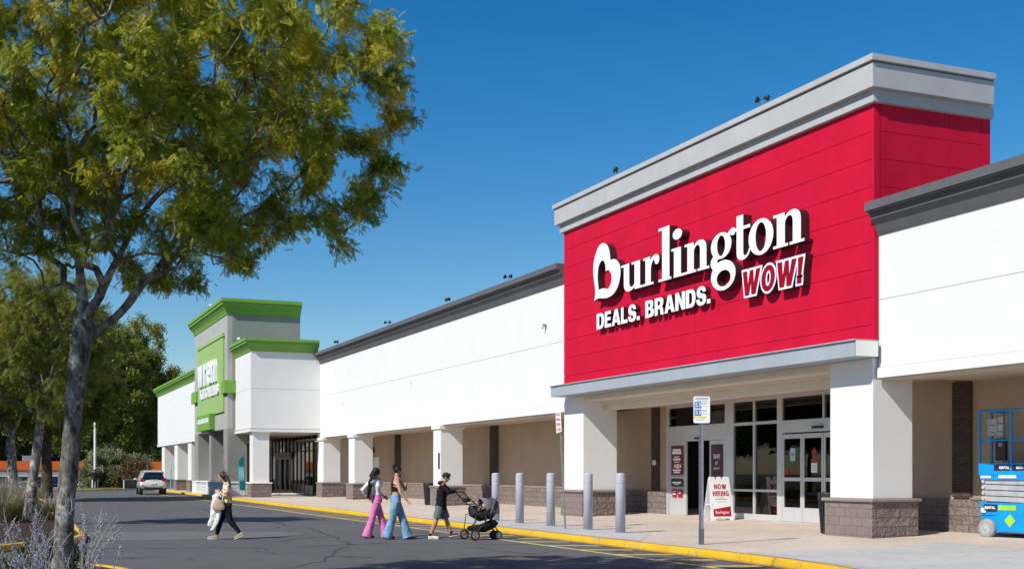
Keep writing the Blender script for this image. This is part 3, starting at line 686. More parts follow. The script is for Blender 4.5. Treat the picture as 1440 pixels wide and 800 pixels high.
# ------------------------------------------------------------------ main wordmark
SX = XF-.30
def s2y(s): return Y1-s
sign = thing('logo_sign', 'large white raised letters reading Burlington on the red wall', 'sign', (XF, s2y(2.72), 7.06))
XH = .82
Bout = [(0.032, -0.016), (0.075, 0.341), (0.0, 1.062), (0.022, 1.516), (0.124, 1.869), (0.231, 2.058), (0.366, 2.105), (0.516, 1.97), (0.602, 1.695), (0.634, 1.362), (0.806, 1.335), (0.957, 1.103), (1.0, 0.757), (0.93, 0.342), (0.769, 0.069), (0.554, -0.028), (0.366, -0.003), (0.194, 0.046)]
Bin = [(0.204, 0.362), (0.366, 0.376), (0.554, 0.291), (0.661, 0.464), (0.688, 0.727), (0.634, 0.914), (0.548, 1.016), (0.462, 1.0), (0.457, 1.218), (0.392, 1.423), (0.285, 1.423), (0.194, 1.23), (0.161, 0.859), (0.183, 0.53)]
GL = {
 'B': [[spline_loop(Bout, 5, (0, 9)), spline_loop(Bin, 5, (0, 2, 7))]],
 'u': [[path([('M', 0, 1), ('L', .38, 1), ('L', .38, .30), ('C', .38, .06, .56, .07, .63, .22), ('L', .63, .92), ('L', .5, .92), ('L', .5, 1), ('L', .88, 1), ('L', .88, .08), ('L', 1, .08), ('L', 1, 0), ('L', .64, 0), ('L', .63, .1), ('C', .5, -.07, .13, -.09, .13, .26), ('L', .13, .92), ('L', 0, .92)])]],
 'r': [[path([('M', 0, 1), ('L', .43, 1), ('L', .45, .82), ('C', .52, 1.06, .97, 1.1, 1, .84), ('C', 1.02, .62, .72, .60, .72, .78), ('C', .70, .93, .52, .80, .47, .55), ('L', .47, .08), ('L', .64, .08), ('L', .64, 0), ('L', 0, 0), ('L', 0, .08), ('L', .14, .08), ('L', .14, .92), ('L', 0, .92)])]],
 'l': [[path([('M', 0, 1.86), ('L', .72, 1.86), ('L', .72, .08), ('L', 1, .08), ('L', 1, 0), ('L', 0, 0), ('L', 0, .08), ('L', .24, .08), ('L', .24, 1.77), ('L', 0, 1.77)])]],
 'i': [[path([('M', 0, 1), ('L', .74, 1), ('L', .74, .08), ('L', 1, .08), ('L', 1, 0), ('L', 0, 0), ('L', 0, .08), ('L', .20, .08), ('L', .20, .92), ('L', 0, .92)])], [oval(.46, 1.46, .36, .18)]],
 'n': [[path([('M', 0, 1), ('L', .37, 1), ('L', .38, .85), ('C', .5, 1.09, .89, 1.09, .89, .70), ('L', .89, .08), ('L', 1, .08), ('L', 1, 0), ('L', .54, 0), ('L', .54, .08), ('L', .64, .08), ('L', .64, .68), ('C', .64, .96, .42, .92, .38, .68), ('L', .38, .08), ('L', .48, .08), ('L', .48, 0), ('L', 0, 0), ('L', 0, .08), ('L', .12, .08), ('L', .12, .92), ('L', 0, .92)])]],
 'o': [[oval(.5, .5, .5, .55), oval(.5, .5, .22, .44)]],
 't': [[path([('M', .24, 1.36), ('L', .60, 1.36), ('L', .60, 1.0), ('L', .98, 1.0), ('L', .98, .9), ('L', .60, .9), ('L', .60, .20), ('C', .60, .0, .86, .02, .93, .27), ('L', 1, .25), ('C', .94, -.12, .24, -.16, .24, .2), ('L', .24, .9), ('L', 0, .9), ('L', 0, 1), ('L', .24, 1)])]],
 'g': [[oval(.42, .60, .42, .42), oval(.42, .60, .17, .33)], [oval(.5, -.36, .5, .48), oval(.52, -.46, .29, .26)],
       [path([('M', .14, .36), ('C', -.08, .20, -.06, .0, .10, -.12), ('L', .45, -.05), ('C', .22, .04, .18, .12, .36, .24)])],
       [path([('M', .62, .86), ('C', .72, .98, .80, 1.06, .90, 1.06), ('C', 1.02, 1.05, 1.02, .80, .88, .82), ('C', .80, .84, .82, .90, .76, .84), ('L', .70, .76)])]],
}
for ch, a, b in (('B', 2.72, 4.54), ('u', 4.59, 5.92), ('r', 5.96, 6.90), ('l', 6.86, 7.70), ('i', 7.58, 8.27), ('n', 8.29, 9.55), ('g', 9.64, 10.80), ('t', 10.66, 11.48), ('o', 11.40, 12.46), ('n', 12.46, 13.70)):
    mb = MB()
    for k_, spl in enumerate(GL[ch]):
        mb.mi = 1; glyph(mb, spl, (XF, s2y(a), 7.06), RT, UP, b-a, XH, .252-.003*k_)
        mb.mi = 0; glyph(mb, spl, (XF-.253+.003*k_, s2y(a), 7.06), RT, UP, b-a, XH, .01)
    mb.build('letter', [W['signwhite'], W['lettdark']], sign)
tagl = thing('tagline_sign', 'white raised capitals reading DEALS. BRANDS. on the red wall', 'sign', (XF, s2y(2.77), 6.14))
for word, a, b in (('DEALS.', 2.77, 5.57), ('BRANDS.', 5.92, 9.46)):
    mb = MB(); mb.mi = 1; caps(mb, word, (XF, s2y(a), 6.14), RT, UP, b-a, .50, .16)
    mb.mi = 0; caps(mb, word, (XF, s2y(a), 6.14), RT, UP, b-a, .50, .008, back=.161)
    mb.build('word', [W['signwhite'], W['lettdark']], tagl)
wow = thing('wow_sign', 'slanted red WOW! letters outlined in white at the right end of the red wall', 'sign', (XF, s2y(10.98), 6.04))
wa = dict(gap=.10, shear=.10)
mb = MB(); mb.mi = 1; caps(mb, 'WOW!', (XF, s2y(11.04), 6.09), RT, UP, 2.53, .62, .22, grow=.055, **wa)
mb.mi = 0; caps(mb, 'WOW!', (XF, s2y(11.04), 6.09), RT, UP, 2.53, .62, .010, grow=.055, back=.221, **wa)
mb.build('outline_letters', [W['signwhite'], W['lettdark']], wow)
mb = MB(); caps(mb, 'WOW!', (XF, s2y(11.04), 6.09), RT, UP, 2.53, .62, .006, back=.232, **wa)
W['deepred'] = simple('deep_red_face', (.30, .003, .022), .6, spec=.1)
mb.build('red_letters', W['deepred'], wow)
# ------------------------------------------------------------------ white wings
def wing_cornice(root, X, ya, yb, z, h=.66, mats=('dark',)):
    """stepped cornice swept along y: z is the bottom, h the height"""
    k = h/.66
    prof = [(0, 0), (.03, 0), (.06, .06), (.12, .2), (.22, .31), (.25, .32), (.25, .42), (.29, .42), (.29, .455), (.36, .455), (.36, .48), (.40, .48), (.40, .66), (0, .66)]
    return MB().prism([(X-o, z+q*k) for o, q in prof], ya, yb, 'y').build('cornice', W[mats[0]], root)
main = thing('shop_wing', 'long white upper wall over an open colonnade between the green and the red store', 'store building', (17.98, 37.47, 0))
XW = 17.98
mb = MB(); mb.box(XW, XW+.42, 37.48, 71.4, 3.94, 8.1); mb.box(XW-.045, XW+.42, 37.48, 71.4, 3.665, 3.925); mb.box(XW+.02, XW+.42, 37.48, 71.4, 3.925, 3.94)
mb.build('parapet_wall', W['white'], main)
MB().box(XW-.006, XW, 37.5, 71.4, 6.085, 6.10).build('wall_joint', W['grey'], main)
wing_cornice(main, XW, 37.48, 71.9, 8.04)
BX(18.0, 18.7, 37.48, 78, 3.60, 3.67).build('soffit_edge', W['soffit'], main)
BX(18.7, 20.8, 39.4, 78, 3.70, 3.76).build('soffit', W['soffit'], main)
BX(18.4, 45, 37.48, 100, 3.8, 8.0).build('unseen_roof_block', W['roof'], main)  # unseen solid, added against light leaks
BX(20.7, 21.0, 39.6, 86, .12, 3.7).build('wall', W['tan'], main)
BX(20.61, 20.71, 39.6, 68.0, .12, .98).box(20.61, 20.71, 69.75, 86, .12, .98).build('wall_base', W['block'], main)
MB().box(20.59, 20.72, 39.6, 68.0, .98, 1.03).box(20.59, 20.72, 69.75, 86, .98, 1.03).build('base_cap', W['cap'], main)
for y in (50.6, 64.75, 71.9): BX(20.63, 20.72, y-.45, y+.45, 1.03, 3.7).build('pilaster', W['darkbrick'], main)
for (ya, yb) in ((49.9, 50.85), (63.6, 64.75), (70.3, 71.4)): pillar(main, XF, 18.9, ya, yb, 3.62, bo=.11, co=.16)
BX(18.0, 20.7, 71.9, 72.2, .12, 3.7).build('return_wall', W['white'], main)
d = BX(20.66, 20.72, 68.35, 69.45, .22, 2.5).build('door', W['white2'], main, bevel=.01); MB().box(20.60, 20.66, 69.25, 69.35, 1.15, 1.3).build('door_handle', W['alud'], d)
BX(20.40, 20.7, 69.3, 69.6, 2.75, 3.05).build('wall_lamp', W['black'], main, bevel=.03)
f = BX(20.66, 20.7, 74.6, 78.3, 1.35, 3.5).build('window_frame', W['alud'], main); 
W['posterimg'] = simple('poster_blue', (.10, .15, .17), .4, var=.8, vs=1.2); BX(20.645, 20.66, 74.8, 78.1, 1.5, 3.35).build('window_poster', W['posterimg'], f)
MB().box(20.64, 20.645, 75.5, 77.4, 2.45, 2.6).build('poster_stripe', W['yline'], f)
for (y, z) in ((54.3, 5.95), (66.5, 5.75)):   # thin rods laid flat to draw the brackets' slanted shadow lines
    tag(MB().tube([(XW-.035, y-.16, z-.45), (XW-.015, y, z)], .018, 6).build('bracket_shadow_rod', W['galv']), 'thin grey rod shaped as a bracket shadow on the white wall ' + ('nearer the red store' if y < 60 else 'nearer the green store'), 'bracket shadow')
tag(MB().box(XW-.12, XW-.0, 39.1, 39.22, 6.75, 6.83).tube([(XW-.08, 39.15, 6.78), (XW-.16, 39.2, 6.66)], .035, 6).build('wall_spout', W['galv']), 'small metal spout high on the white wall beside the red tower', 'spout')
rw = thing('shop_wing', 'white upper wall with charcoal cornice right of the red tower', 'store building', (18.0, 21.5, 0))
mb = MB(); mb.box(XW, XW+.42, 2, 21.58, 3.92, 6.86); mb.box(XW-.045, XW+.42, 2, 21.58, 3.68, 3.905); mb.box(XW+.02, XW+.42, 2, 21.58, 3.905, 3.92)
mb.build('parapet_wall', W['white'], rw)
MB().box(XW-.006, XW, 2, 21.57, 5.40, 5.412).build('wall_joint', W['grey'], rw)
wing_cornice(rw, XW, 2, 21.58, 6.82, .68)
BX(18.4, 45, 2, 21.58, 3.9, 6.8).build('unseen_roof_block', W['roof'], rw)  # unseen too, added to keep light from leaking in
BX(18.0, 18.7, 2, 21.6, 3.64, 3.68).build('soffit_edge', W['soffit'], rw)
BX(18.7, 20.8, 2, 21.6, 3.70, 3.76).build('soffit', W['soffit'], rw)
BX(20.7, 21.0, 2, 21.6, .12, 3.7).build('wall', W['tan'], rw)
BX(20.61, 20.71, 2, 21.6, .12, .98).build('wall_base', W['block'], rw)
BX(20.59, 20.72, 2, 21.6, .98, 1.03).build('base_cap', W['cap'], rw)
BX(20.63, 20.72, 21.62, 22.2, 1.03, 3.7).build('pilaster', W['darkbrick'], rw)
pillar(rw, XF, 18.98, 7.2, 8.7, 3.66, bo=.1)
BX(18.8, 19.3, 16.6, 17.1, 3.62, 3.70).build('soffit_light', W['cream'], rw)
# ------------------------------------------------------------------ green and grey corner store
ks = thing('kitchen_store', 'grey tower and white corner box with green cornices at the far end', 'store building', (13.84, 71.4, 0))
XB = 13.84
mb = MB(); mb.box(XB, 22, 71.4, 78.0, 4.16, 8.72); mb.box(XB-.05, 22, 71.35, 78.0, 3.98, 4.12); mb.box(XB+.02, 22, 71.42, 78.0, 4.12, 4.16); mb.box(XB-.02, 18, 71.38, 78, 4.19, 4.26)
mb.build('white_box', W['white'], ks)
MB().box(XB-.006, 18, 71.394, 71.4, 6.50, 6.52).box(XB-.006, XB, 71.4, 77.6, 6.50, 6.52).build('wall_joint', W['grey'], ks)
def mitred(root, x0, x1, y0, y1, z, prof, m, name='cornice', sc=1.0):
    v = []; n = len(prof)
    for (o, q) in prof: o *= sc; v += [(x0-o, y0-o, z+q), (x1+o*.08, y0-o, z+q), (x1+o*.08, y1+o, z+q), (x0-o, y1+o, z+q)]
    f = [(i*4+j, i*4+(j+1) % 4, (i+1)*4+(j+1) % 4, (i+1)*4+j) for i in range(n-1) for j in range(4)]
    f += [(0, 3, 2, 1), ((n-1)*4, (n-1)*4+1, (n-1)*4+2, (n-1)*4+3)]
    return MB().add(v, f).build(name, m, root)
gp = [(0, 0), (.05, 0), (.06, .08), (.14, .22), (.30, .42), (.34, .44), (.34, .56), (.40, .58), (.40, .74), (.0, .75)]
mitred(ks, XB, 17.8, 71.4, 77.9, 8.68, gp, W['green'])
# tower
XT = 13.35; TY0, TY1 = 76.3, 89.6
mb = MB(); mb.box(XT, 17.9, TY0, TY1, 4.32, 11.45); mb.mi = 1; mb.box(XT+.3, 17.9, TY0-.004, TY0, 4.32, 11.45)  # side's shade laid on as a thin darker sheet
mb.build('tower_wall', [W['wgrey'], W['wgrey_shade']], ks)
gp2 = [(0, 0), (.06, 0), (.08, .10), (.18, .28), (.42, .55), (.48, .57), (.48, .72), (.56, .74), (.56, .95), (.0, .96)]
mitred(ks, XT, 17.9, TY0, TY1, 11.38, gp2, W['green'], sc=.8)
for (ya, yb) in ((76.3, 77.75), (82.35, 83.25), (87.95, 89.6)):
    BX(XT, 14.54, ya, yb, .95, 4.32).build('fin_wall', W['wgrey_shade'], ks)  # fins use the grey with shade painted in
MB().box(XT-.12, 14.56, 76.2, 89.7, .1, .93).build('wall_base', W['whiteblock'], ks)
MB().box(XT-.2, 14.62, 76.15, 89.75, .93, 1.02).build('base_cap', W['white2'], ks, bevel=.02)
for (ya, yb) in ((76.2, 76.9), (82.1, 83.4), (87.9, 89.7)): BX(XT-.17, XT-.1, ya, yb, .1, .93).build('base_pier', W['white2'], ks)
BX(14.56, 14.7, 77.0, 88.5, .1, 4.32).build('recess_wall', W['wgrey'], ks)
BX(14.3, 14.55, 78, 82, 3.75, 4.25).box(14.3, 14.55, 83.5, 87.6, 3.65, 4.25).build('recess_box', W['alud'], ks)
mb = MB(); mb.box(XT-.10, XT, 77.3, 87.5, 5.4, 10.1); mb.box(XT-.16, XT, 77.2, 87.6, 10.1, 10.32)
mb.build('green_panel', W['green2'], ks)
for (ya, yb) in ((76.1, 77.3), (87.5, 89.8)): BX(XT-.22, XT+.5, ya, yb, 6.5, 7.3).build('green_band', W['green'], ks, bevel=.01)
# far white wing beyond the tower
mb = MB(); mb.box(XB, 22, 89.6, 115, 4.16, 8.5); mb.box(XB-.05, 22, 89.6, 115.05, 3.92, 4.12); mb.box(XB+.02, 22, 89.6, 115, 4.12, 4.16)
mb.build('wall', W['white'], ks)
MB().prism([(XB-o, 8.45+q*.72/.75) for o, q in gp], 89.6, 115.3, 'y').build('cornice', W['green'], ks)
for (ya, yb) in ((91.4, 93.2), (99.0, 100.8), (107.2, 109.0)): pillar(ks, XB+.05, 15.0, ya+3.5, yb+3.5, 3.92, bo=.1, head=False)
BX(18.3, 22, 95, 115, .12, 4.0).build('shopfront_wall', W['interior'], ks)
# corner pillar of the box
pillar(ks, 13.98, 14.95, 71.55, 72.5, 4.0, bo=.12, co=.16, cap_m='white2')
BX(15.0, 18.3, 72.2, 95, 3.90, 3.98).build('soffit', W['soffit'], ks)
# recessed glass front
XG = 18.3
posts = [(74.4+i*1.1, .10) for i in range(18)]
f = shopfront(ks, XG, posts, [(4.0, .2), (2.96, .06)], 4.08, .15, W['black'], name='window_frame')
BX(XG-.05, XG+.05, 74.4, 80.2, .15, .8).build('stall_riser', W['alud'], f)
BX(XG-.01, XG+.01, 74.4, 93, .8, 3.9).build('pane', W['glass2'], f)
BX(XG-.2, XG-.05, 80.2, 85.0, 2.60, 2.95).build('door_header', W['alud'], ks)
for y in (80.6, 82.1, 83.6):
    d = MB(); d.box(XG-.16, XG-.08, y-.2, y-.08, .2, 2.62).box(XG-.16, XG-.08, y+1.1, y+1.22, .2, 2.62).box(XG-.155, XG-.085, y-.08, y+1.1, .2, .42).box(XG-.155, XG-.085, y-.08, y+1.1, 2.5, 2.62)
    d.build('door', W['alu'], ks)
BX(XG-.09, XG-.05, 83.5, 84.7, .7, 2.5).build('door_notice', W['skyblue'], ks)
BX(22, 22.1, 72, 95, .1, 4).box(18.35, 22, 72, 95, .1, .18).build('shop_interior', W['cream'], ks)
for y_ in range(75, 94, 3): BX(19.2, 21.4, y_, y_+1.2, 3.80, 3.86).build('ceiling_light_or_fill', W['tube'], ks)  # unseen glowing strips added to brighten the dark glass front
BX(18.4, 22, 72, 95, 3.88, 3.97).build('shop_ceiling', W['white2'], ks)
BX(16.2, 18.2, 76.5, 78.6, .2, .30).build('step', W['white2'], ks)
BX(17.98, 22, 71.6, 72.1, .1, 4).build('return_wall', W['white'], ks)
# shop signs on the green panel
XP = XT-.10
ws = thing('shop_sign', 'white raised lower-case letters on the green panel of the far grey tower', 'sign', (XP, 86.7, 7.4))
yy = 86.7
for ch, w in (('w', 2.3), ('r', 1.1), ('e', 1.6), ('n', 1.6)):
    mb = MB(); caps(mb, ch if ch != 'w' else 'W', (XP, yy, 7.45), RT, UP, w, 1.45, .16); mb.build('letter', W['signwhite'], ws); yy -= w+.20
k2 = thing('shop_sign', 'white raised capitals reading KITCHENS under the larger letters on the green panel', 'sign', (XP, 86.0, 6.55))
mb = MB(); caps(mb, 'KITCHENS', (XP, 86.0, 6.60), RT, UP, 7.2, .66, .10, gap=.14); mb.build('word', W['signwhite'], k2)
k3 = thing('shop_sign', 'small green box sign hanging at the foot of the green panel', 'sign', (XP, 86.3, 4.4))
BX(XT-.36, XT+.1, 80.9, 86.3, 4.40, 5.46).build('sign_box', W['green'], k3, bevel=.01)
mb = MB()
for i in range(9): mb.box(XT-.367, XT-.361, 85.9-i*.52-.38, 85.9-i*.52, 4.88, 5.20)
mb.build('pale_print', W['signwhite'], k3)
# dark rear wall closing the block behind
# ------------------------------------------------------------------ roof lights along the parapets
def flood(x, y, z, rz, label, m):
    t = thing('roof_floodlight', label, 'floodlight', (x, y, z), rz, 'small twin lamps standing on the parapets'); t.scale = (.8, .8, .85)
    MB().tube([(0, 0, 0), (0, 0, .28)], .018, 6).build('stem', W['galv'], t, local=True)
    MB().tube([(0, -.14, .29), (0, .14, .29)], .014, 6).build('arm', W[m], t, local=True)
    for s_ in (-1, 1):
        MB().lathe((0, 0, 0), [(.03, -.07), (.075, -.03), (.10, .04), (.085, .05)], 12, 'y', Matrix.Translation((0.0, s_*.19, .30)) @ Matrix.Rotation(s_*.5, 4, 'X') @ Matrix.Rotation(.4 if s_ > 0 else -.3, 4, 'Z')).build('lamp_head', W[m], t, local=True)
for a in ((17.75, 25.67, 10.70, .3, 'twin lamp on the red tower cornice nearer its right end', 'black'), (17.75, 33.5, 10.70, -.5, 'twin lamp on the red tower cornice nearer its left end', 'black'),
          (17.8, 42.2, 8.70, .4, 'first twin lamp left of the red tower on the charcoal cornice', 'black'), (17.8, 48.8, 8.70, 0, 'second twin lamp left of the red tower on the charcoal cornice', 'black'),
          (17.8, 57.4, 8.70, .5, 'third twin lamp left of the red tower on the charcoal cornice', 'black'), (17.8, 67.1, 8.70, .2, 'farthest twin lamp on the charcoal cornice near the green store', 'black'),
          (13.2, 81.6, 12.33, .2, 'white twin lamp on top of the green tower cornice', 'whitepaint'), (13.7, 74.4, 9.43, .1, 'white twin lamp on the lower green cornice', 'whitepaint')): flood(*a)
# ------------------------------------------------------------------ vegetation
def rot_from(dirs, ups):
    """orthonormal frames whose x axis is dirs; arrays (N,3)"""
    x = dirs/np.linalg.norm(dirs, axis=1, keepdims=True)
    y = np.cross(ups, x); y /= (np.linalg.norm(y, axis=1, keepdims=True)+1e-9)
    z = np.cross(x, y); return np.stack([x, y, z], axis=2)
def instances(proto_v, proto_f, pos, frames, scale):
    N = len(pos); n = len(proto_v)
    V = np.einsum('nij,kj->nki', frames, proto_v)*scale[:, None, None]+pos[:, None, :]
    F = (proto_f[None, :, :]+(np.arange(N)*n)[:, None, None]).reshape(-1, proto_f.shape[1])
    return V.reshape(-1, 3), F
def frond(pairs=6, length=.125, ll=.032, lw=.017, droop=.03):
    v = []; f = []
    for i in range(pairs):
        t = (i+1)/(pairs+.5); x = length*t; z = -droop*t*t
        for s_ in (-1, 1):
            L_ = ll*(1-.35*abs(t-.45)*1.4); n = len(v)
            dx, dy = .35*L_, s_*L_*.93; px, py = -.5*lw, s_*.0
            v += [(x, 0, z), (x+dx*.5+lw*.5, dy*.5-s_*lw*.18, z-.004), (x+dx, dy, z-.010), (x+dx*.5-lw*.5, dy*.5+s_*lw*.18, z-.004)]
            f.append((n, n+1, n+2, n+3))
    n = len(v); v += [(0, 0, 0), (length, 0, -droop), (length, .0035, -droop), (0, .0035, 0)]; f.append((n, n+1, n+2, n+3))
    return np.array(v, float), np.array(f, int)
def sprig(k=7, L_=.5, w=.16, seed=0):
    """a twig end carrying k broad leaves, for trees seen from afar"""
    r = np.random.default_rng(seed); v = []; f = []
    for i in range(k):
        t = (i+.5)/k; c = np.array([L_*t, r.normal(0, .10)*L_, r.normal(0, .10)*L_]); a = r.uniform(0, 6.28); d = np.array([math.cos(a), math.sin(a), r.uniform(-.5, .2)])*w*r.uniform(.7, 1.2)
        e = np.cross(d, r.normal(0, 1, 3)); e = e/np.linalg.norm(e)*w*.26; n = len(v)
        v += [c, c+d*.5+e, c+d, c+d*.5-e]; f.append((n, n+1, n+2, n+3))
    return np.array(v, float), np.array(f, int)
def skeleton(trunk, limbs, targets, rr, sag=.10, tip_r=.006, expo=.46, inter=5):
    """nodes joined from targets to the nearest part of what has grown so far"""
    P = [np.array(p, float) for p in trunk]; par = [-1]+list(range(len(trunk)-1)); fixed = len(trunk)
    for (start, pts) in limbs:
        prev = start if start >= 0 else len(P)+start
        for p in pts: P.append(np.array(p, float)); par.append(prev); prev = len(P)-1
    base = np.array(trunk[-1]); nfix = len(P)
    order = np.argsort([np.linalg.norm(t-base) for t in targets])
    depth = [0]*len(P)
    arr = np.array(P)
    tips = []
    plen = np.zeros(len(P))
    for i in range(1, len(P)): plen[i] = plen[par[i]]+np.linalg.norm(P[i]-P[par[i]])
    ok0 = max(1, len(trunk)-2)
    for oi in order:
        t = np.array(targets[oi]); d = np.linalg.norm(arr-t, axis=1); cost = d*1.0+.22*plen; cost[:ok0] = 1e9
        j = int(np.argmin(cost)); a = arr[j]; D = np.linalg.norm(t-a); n = max(1, min(inter, int(D/.22)+1)); prev = j
        bend = rr.normal(0, 1, 3)*.10*D; bend[2] += sag*D
        new = []
        for k in range(1, n+1):
            u = k/n; q = a+(t-a)*u+bend*math.sin(math.pi*u)+(rr.normal(0, 1, 3)*.018*D if k < n else 0)
            new.append(q); P.append(q); par.append(prev); plen = np.append(plen, plen[prev]+D/n); prev = len(P)-1
        arr = np.vstack([arr, np.array(new)]); tips.append(prev)
    cnt = np.zeros(len(P)); 
    for i in tips: cnt[i] = 1
    for i in range(len(P)-1, 0, -1):
        if par[i] >= 0: cnt[par[i]] += cnt[i]
    # fixed limbs keep growing order: parents always precede children
    rad = tip_r*np.maximum(cnt, 1)**expo
    return np.array(P), par, rad, tips, nfix
def skel_mesh(P, par, rad, skip=0, seg=6):
    V = []; F = []
    idx = [i for i in range(len(P)) if par[i] >= 0 and i >= skip]
    A = P[[par[i] for i in idx]]; B = P[idx]; ra = np.minimum(rad[[par[i] for i in idx]], rad[idx]*1.35); rb = rad[idx]
    d = B-A; L_ = np.linalg.norm(d, axis=1, keepdims=True); d = d/np.maximum(L_, 1e-6)
    up = np.where(np.abs(d[:, 2:3]) < .9, np.array([[0, 0, 1.]]), np.array([[1., 0, 0]])); x = np.cross(d, up); x /= np.linalg.norm(x, axis=1, keepdims=True); y = np.cross(d, x)
    th = np.arange(seg)*2*math.pi/seg; c = np.cos(th)[None, :, None]; s_ = np.sin(th)[None, :, None]
    ring = x[:, None, :]*c+y[:, None, :]*s_
    VA = A[:, None, :]+ring*ra[:, None, None]; VB = (B+d*rb[:, None]*.3)[:, None, :]+ring*rb[:, None, None]
    V = np.concatenate([VA, VB], axis=1).reshape(-1, 3); N = len(idx)
    q = np.array([(j, (j+1) % seg, seg+(j+1) % seg, seg+j) for j in range(seg)])
    F = (q[None]+(np.arange(N)*2*seg)[:, None, None]).reshape(-1, 4); return V, F
def barkmat(name, a, b_, c_):
    m, nt, b = newmat(name); setin(b, Roughness=.92, Specular_IOR_Level=.2)
    v = coords(nt, scale=(1, 1, .35)); v2 = coords(nt)
    c = mixc(nt, noisef(nt, v, 14, 6, .7, .38, .62), a, b_); c = mixc(nt, noisef(nt, v2, 5, 4, .6, .52, .64), c, c_)
    nt.links.new(c, b.inputs['Base Color']); bumpn(nt, b, noisef(nt, v, 18, 6, .75), 1.0, .03); return m
W['bark'] = barkmat('grey_bark', (.07, .062, .055), (.36, .335, .30), (.60, .58, .53))
W['bark2'] = barkmat('dark_bark', (.03, .025, .02), (.11, .095, .08), (.16, .15, .13))
LM1 = leafmat('locust_leaf', [(0, (.08, .135, .013)), (.35, (.22, .28, .022)), (.62, (.46, .45, .04)), (.83, (.70, .55, .07)), (1, (.68, .36, .06))], .45)
LM2 = leafmat('far_locust_leaf', [(0, (.10, .14, .022)), (.45, (.20, .225, .03)), (.75, (.36, .34, .05)), (.9, (.36, .27, .05)), (1, (.42, .24, .05))], .45)
LM3 = leafmat('wood_leaf', [(0, (.03, .055, .013)), (.6, (.055, .085, .02)), (.9, (.10, .12, .03)), (1, (.17, .13, .04))], .3)
LM4 = leafmat('olive_leaf', [(0, (.14, .17, .08)), (.6, (.26, .28, .14)), (1, (.38, .38, .22))], .4)
LM5 = leafmat('russet_leaf', [(0, (.12, .09, .04)), (.6, (.20, .12, .05)), (1, (.2, .12, .05))], .3)
def bark_tube(name, pts, rads, root, mat, seg=14, amp=.12):
    """trunk or limb with an uneven bark outline"""
    n = len(pts); fine = []; fr = []
    for i in range(n-1):
        p0, p1, p2, p3 = (np.array(pts[max(0, i-1)]), np.array(pts[i]), np.array(pts[i+1]), np.array(pts[min(n-1, i+2)]))
        for k in range(6):
            t = k/6; fine.append(.5*(2*p1+(-p0+p2)*t+(2*p0-5*p1+4*p2-p3)*t*t+(-p0+3*p1-3*p2+p3)*t**3)); fr.append(rads[i]*(1-t)+rads[i+1]*t)
    fine.append(np.array(pts[-1])); fr.append(rads[-1])
    mb = MB(); mb.tube(fine, [1]*len(fine), seg)
    v = []
    for i in range(len(fine)):
        for j in range(seg):
            d = Vector(mb.v[i*seg+j])-Vector(fine[i]); p = Vector(fine[i])+d*fr[i]
            k = 1+amp*(noise.noise(Vector((p.x*9, p.y*9, p.z*2.2)))+.6*noise.noise(Vector((p.x*26, p.y*26, p.z*6))))
            v.append(tuple(Vector(fine[i])+d*fr[i]*k))
    mb.v = v; return mb
def crown_points(rr, n, c, r, hollow=.35, flat=-.55, lump=.25):
    """points through an uneven crown: ellipsoid with lumps, its underside cut flat"""
    out = []; ph = rr.uniform(0, 6.28, 6)
    while len(out) < n:
        d = rr.normal(0, 1, 3); d /= np.linalg.norm(d)
        az = math.atan2(d[1], d[0]); k = 1+lump*(.5*math.sin(3*az+ph[0])+.35*math.sin(5*az+ph[1]+3*d[2])+.3*math.sin(7*d[2]+ph[2]+2*az))
        u = rr.uniform(hollow**3, 1)**(1/3)
        if d[2]*u < flat: continue
        out.append(np.array(c)+d*u*k*np.array(r))
    return out
